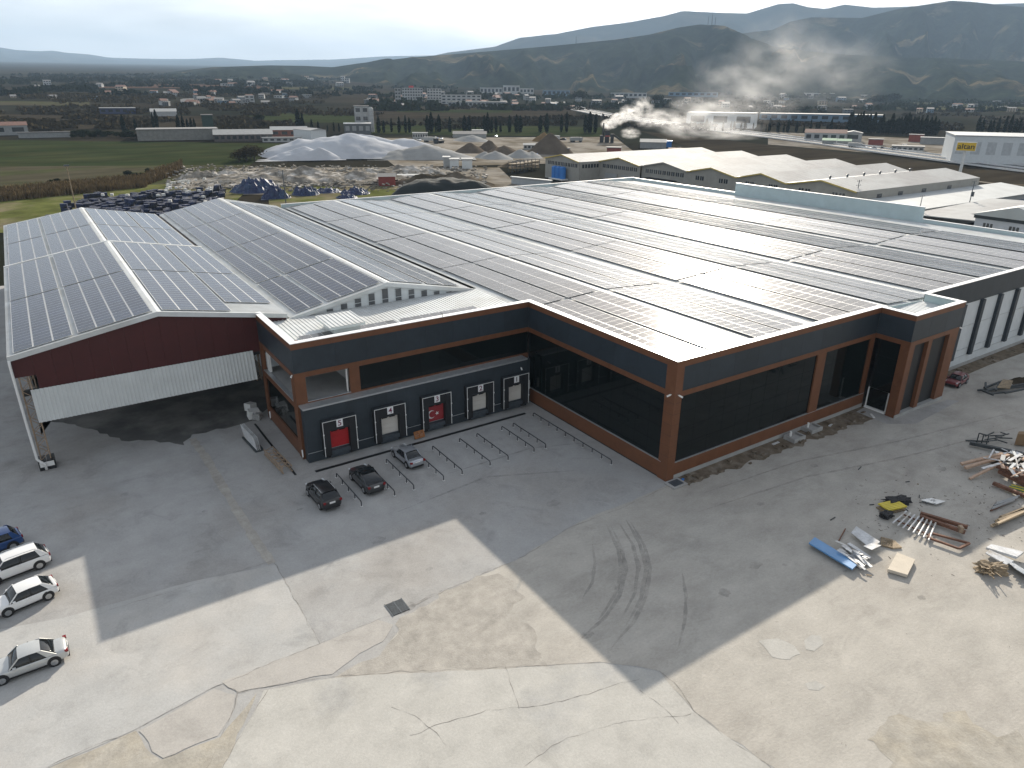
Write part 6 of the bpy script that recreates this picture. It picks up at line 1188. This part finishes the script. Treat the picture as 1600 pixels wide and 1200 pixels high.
slab4('white_sheet_metal', m_wsheet, [(1541,855),(1549,850),(1600,862),(1589,870)], .55, .22, 'thick white panel, upper one of the sunlit pair', 'panel'); slab4('white_sheet_metal', m_wsheet, [(1539,867),(1545,862),(1584,876),(1572,882)], .4, .1, 'thin white panel, lower one of the sunlit pair', 'panel', (.2,.2,0,0))
for k in range(9): seg('metal_strip', m_wsheet if k % 2 else m_steel, (1564+k*3, 868+k*2.5), (1600+k*6, 892+k*4), .3, .05, 'bright sheet strip in the pile under the white panels', 'metal strip', .15+.06*k, .1, 'strips under the white panels')
o = lumpy(1.7, .9, .6, 9.9, n=6, amp=.8).build('brushwood_bundle', m_oldwood); o.location = (*gz(1548, 893, 0)[:2], 0); o.rotation_euler = (0, 0, -.6); tag(o, 'brown bundle of rags and brushwood near the white panels', 'bundle')
for k in range(8): seg('stick', m_oldwood, (1530+r_.uniform(-4, 10), 880+r_.uniform(-2, 18)), (1552+r_.uniform(-6, 14), 893+r_.uniform(-8, 12)), .07, .07, 'thin stick poking out of the brown bundle', 'stick', .1, r_.uniform(.3, 1.), 'sticks of the brown bundle')
slab4('metal_sheet', m_steel, [(1438,781),(1455,778),(1478,783),(1462,788)], .2, .04, 'thin bright metal sheet in the shade by the trestle path', 'sheet')
for k in range(7): seg('wire_offcut', m_steel if k % 2 else m_dark, (1436+r_.uniform(0, 14), 774+r_.uniform(0, 14)), (1446+r_.uniform(0, 20), 778+r_.uniform(0, 12)), .06, .05, 'thin offcut beside the bright metal sheet', 'offcut', .1, .2, 'offcuts by the bright sheet')
for k in range(16):
    x, y = r_.uniform(1340, 1440), r_.uniform(745, 800)
    if k > 9: x, y = r_.uniform(1300, 1500), r_.uniform(700, 900)
    seg('debris_stick', m_dark if k % 3 else m_oldwood, (x, y), (x+r_.uniform(-10, 10), y+r_.uniform(-5, 5)), .07, .05, 'short dark stick of litter on the dusty ground', 'litter', .04, None, 'litter on the dusty ground')
# catch basins by the front wall
for (x, y), l in (((1241,686), 'open concrete catch basin nearer the main corner, white pipe beside it'), ((1268,672), 'open concrete catch basin nearer the entrance')):
    P = gz(x, y, 0); E = empty('catch_basin', (P[0], P[1], 0), l, 'catch basin')
    for a in ((-.95,.95,-.7,-.52), (-.95,.95,.52,.7), (-.95,-.77,-.52,.52), (.1,.28,-.52,.52), (.77,.95,-.52,.52)): MB().box(*a, 0, .45).build('rim_wall', m_cgrey, E, local=True)
    MB().box(-.77, .77, -.52, .52, 0, .06).build('basin_floor', m_black, E, local=True); MB().box(-.77, .1, -.52, .52, .36, .42).build('cover', m_cgrey, E, local=True)
    MB().tube([(-.5,.2,.4), (-.5,.2,.95)], .12, 8).build('pipe_stub', m_whitep, E, local=True)
for k, (x, y, m, l) in enumerate([(1212,693,m_wsheet,'white strip of litter on the dirt near the catch basins'), (1298,664,m_wsheet,'white board on the dirt between basins and entrance'), (1066,752,m_bluep,'blue plastic scrap at the foot of the main corner pillar'), (1363,650,m_whitep,'white rag on the entrance apron')]):
    P = gz(x, y, 0); o = MB().box(-.5, .5, -.12, .12, 0, .08).build('litter_piece', m); o.location = (P[0], P[1], 0); o.rotation_euler = (0, 0, .3*k); tag(o, l, 'litter')
P = gz(1056, 756, 0); E = empty('manhole', (P[0], P[1], 0), 'square concrete manhole with a grey lid by the main corner', 'manhole'); MB().box(-.9, .9, -.7, .7, 0, .10).build('collar', m_conc, E, local=True); MB().box(-.6, .6, -.45, .45, .101, .14).build('lid', m_lip, E, local=True)
for k in range(60):
    u = r_.uniform(2, 31); v = -r_.uniform(.3, 2.2)
    if k > 40: u, v = r_.uniform(46, 75), -r_.uniform(-.2, 1.6)
    o = lumpy(r_.uniform(.2, .6), r_.uniform(.2, .5), r_.uniform(.08, .25), k*1.7, n=2, amp=.5).build('soil_clod', m_dirt); o.location = (u, v, -.02); tag(o, 'brown soil clod on the dirt strip along the front', 'clod', 'soil clods on the dirt strip')
# by the canopy opening: leaning boards, truss section, rubble bags
lbd = empty('leaning_boards', (-31.15, 29.4, 0), 'white boards leaning on a low stand beside the canopy mouth', 'boards', rz=R(94))
for k in range(3): o = MB().box(-2.05, 2.05, -.03, .03, .15, 1.65).build('board', m_wsheet, lbd, local=True); o.location = (0, -.04-.16*k, 0); o.rotation_euler = (R(-6), 0, 0)
MB().box(-2.1, 2.1, -.7, .2, 0, .14).build('stand', m_dark, lbd, local=True)
A, Bq = Vector(gz(420, 708, .1)), Vector(gz(450, 738, .1)); tr = empty('truss_section', A, 'rusty tan lattice truss section lying on the concrete', 'truss'); dv = Bq-A; sd2 = Vector((-dv.y, dv.x, 0)).normalized()
bb = MB()
for o_ in (-.45, .45): 
    for z in (.1, .7): bb.bar(sd2*o_+Vector((0,0,z-.1)), dv+sd2*o_+Vector((0,0,z-.1)), .08)
for k in range(12):
    t0, t1 = k/12, (k+1)/12; s1_ = -.45 if k % 2 else .45
    bb.bar(dv*t0+sd2*s1_+Vector((0,0,.6)), dv*t1-sd2*s1_+Vector((0,0,.6)), .05); bb.bar(dv*t0+sd2*.45, dv*t1+sd2*.45+Vector((0,0,.6)), .05); bb.bar(dv*t0-sd2*.45+Vector((0,0,.6)), dv*t1-sd2*.45, .05)
bb.build('lattice', m_tan, tr, local=True)
q = [Vector(gz(x, y, 0)) for x, y in ((398,662),(420,690),(440,714),(462,742))]; tag(strip(dense(q, 1.), .22, .003).build('slot_drain', m_black), 'narrow dark slot drain along the brown side wall', 'drain')
for k, (x, y, s_) in enumerate(((396,652,1.2), (402,655,1.0), (392,641,1.1))):
    o = lumpy(s_, s_*.8, s_*.8, k*5.5, n=3, amp=.35).build('rubble_bag', m_whitep if k != 1 else m_cgrey); o.location = (*gz(x, y, 0)[:2], 0); o.rotation_euler = (.1, .1, k); tag(o, ['pale bulk bag slumped under the canopy edge', 'grey bulk bag beside the slumped pale one', 'pale bulk bag deepest under the canopy edge'][k], 'bag')

r_ = random.Random(77); b = MB()
for k in range(520):
    if k < 330: x, y = r_.gauss(1560, 55), r_.gauss(770, 55)
    elif k < 440: x, y = r_.gauss(1395, 40), r_.gauss(800, 35)
    else: x, y = r_.uniform(1000, 1600), r_.uniform(690, 1180)
    if y < 640 or (k < 440 and y > 930): continue
    P = gz(x, y, 0); s = r_.uniform(.012, .04)*(1 if k < 440 else .55); an = r_.uniform(0, 3.1); ln = s*r_.uniform(1, 4 if k < 440 else 1.6); d = Vector((math.cos(an), math.sin(an), 0))
    if P[1] > -.5 and P[0] > 0: continue
    b.bar(Vector((P[0], P[1], s*.3))-d*ln, Vector((P[0], P[1], s*.4))+d*ln, s, s*.6)
tag(b.build('debris', mat('mixed_debris', (.16,.14,.12), .9, var=.5, vscale=.9, c2=(.5,.48,.45), c2scale=.6, c2lo=.58, c2hi=.62)), 'scattered splinters and crumbs of scrap on the ground', 'debris', None, 'stuff')
# ================================================================== haze
hz = MB().box(-19000, 26000, -2500, 24000, -3., 1350.).build('haze', [])
hm = bpy.data.materials.new('haze_air'); hm.use_nodes = True; hn = hm.node_tree; hn.nodes.clear()
ho = hn.nodes.new('ShaderNodeOutputMaterial'); hv = hn.nodes.new('ShaderNodeVolumePrincipled')
hv.inputs['Color'].default_value = (.56,.76,1.,1); hv.inputs['Density'].default_value = 7.0e-5; hv.inputs['Anisotropy'].default_value = .0
hn.links.new(hv.outputs[0], ho.inputs['Volume']); hz.data.materials.append(hm); hz['kind'] = 'stuff'
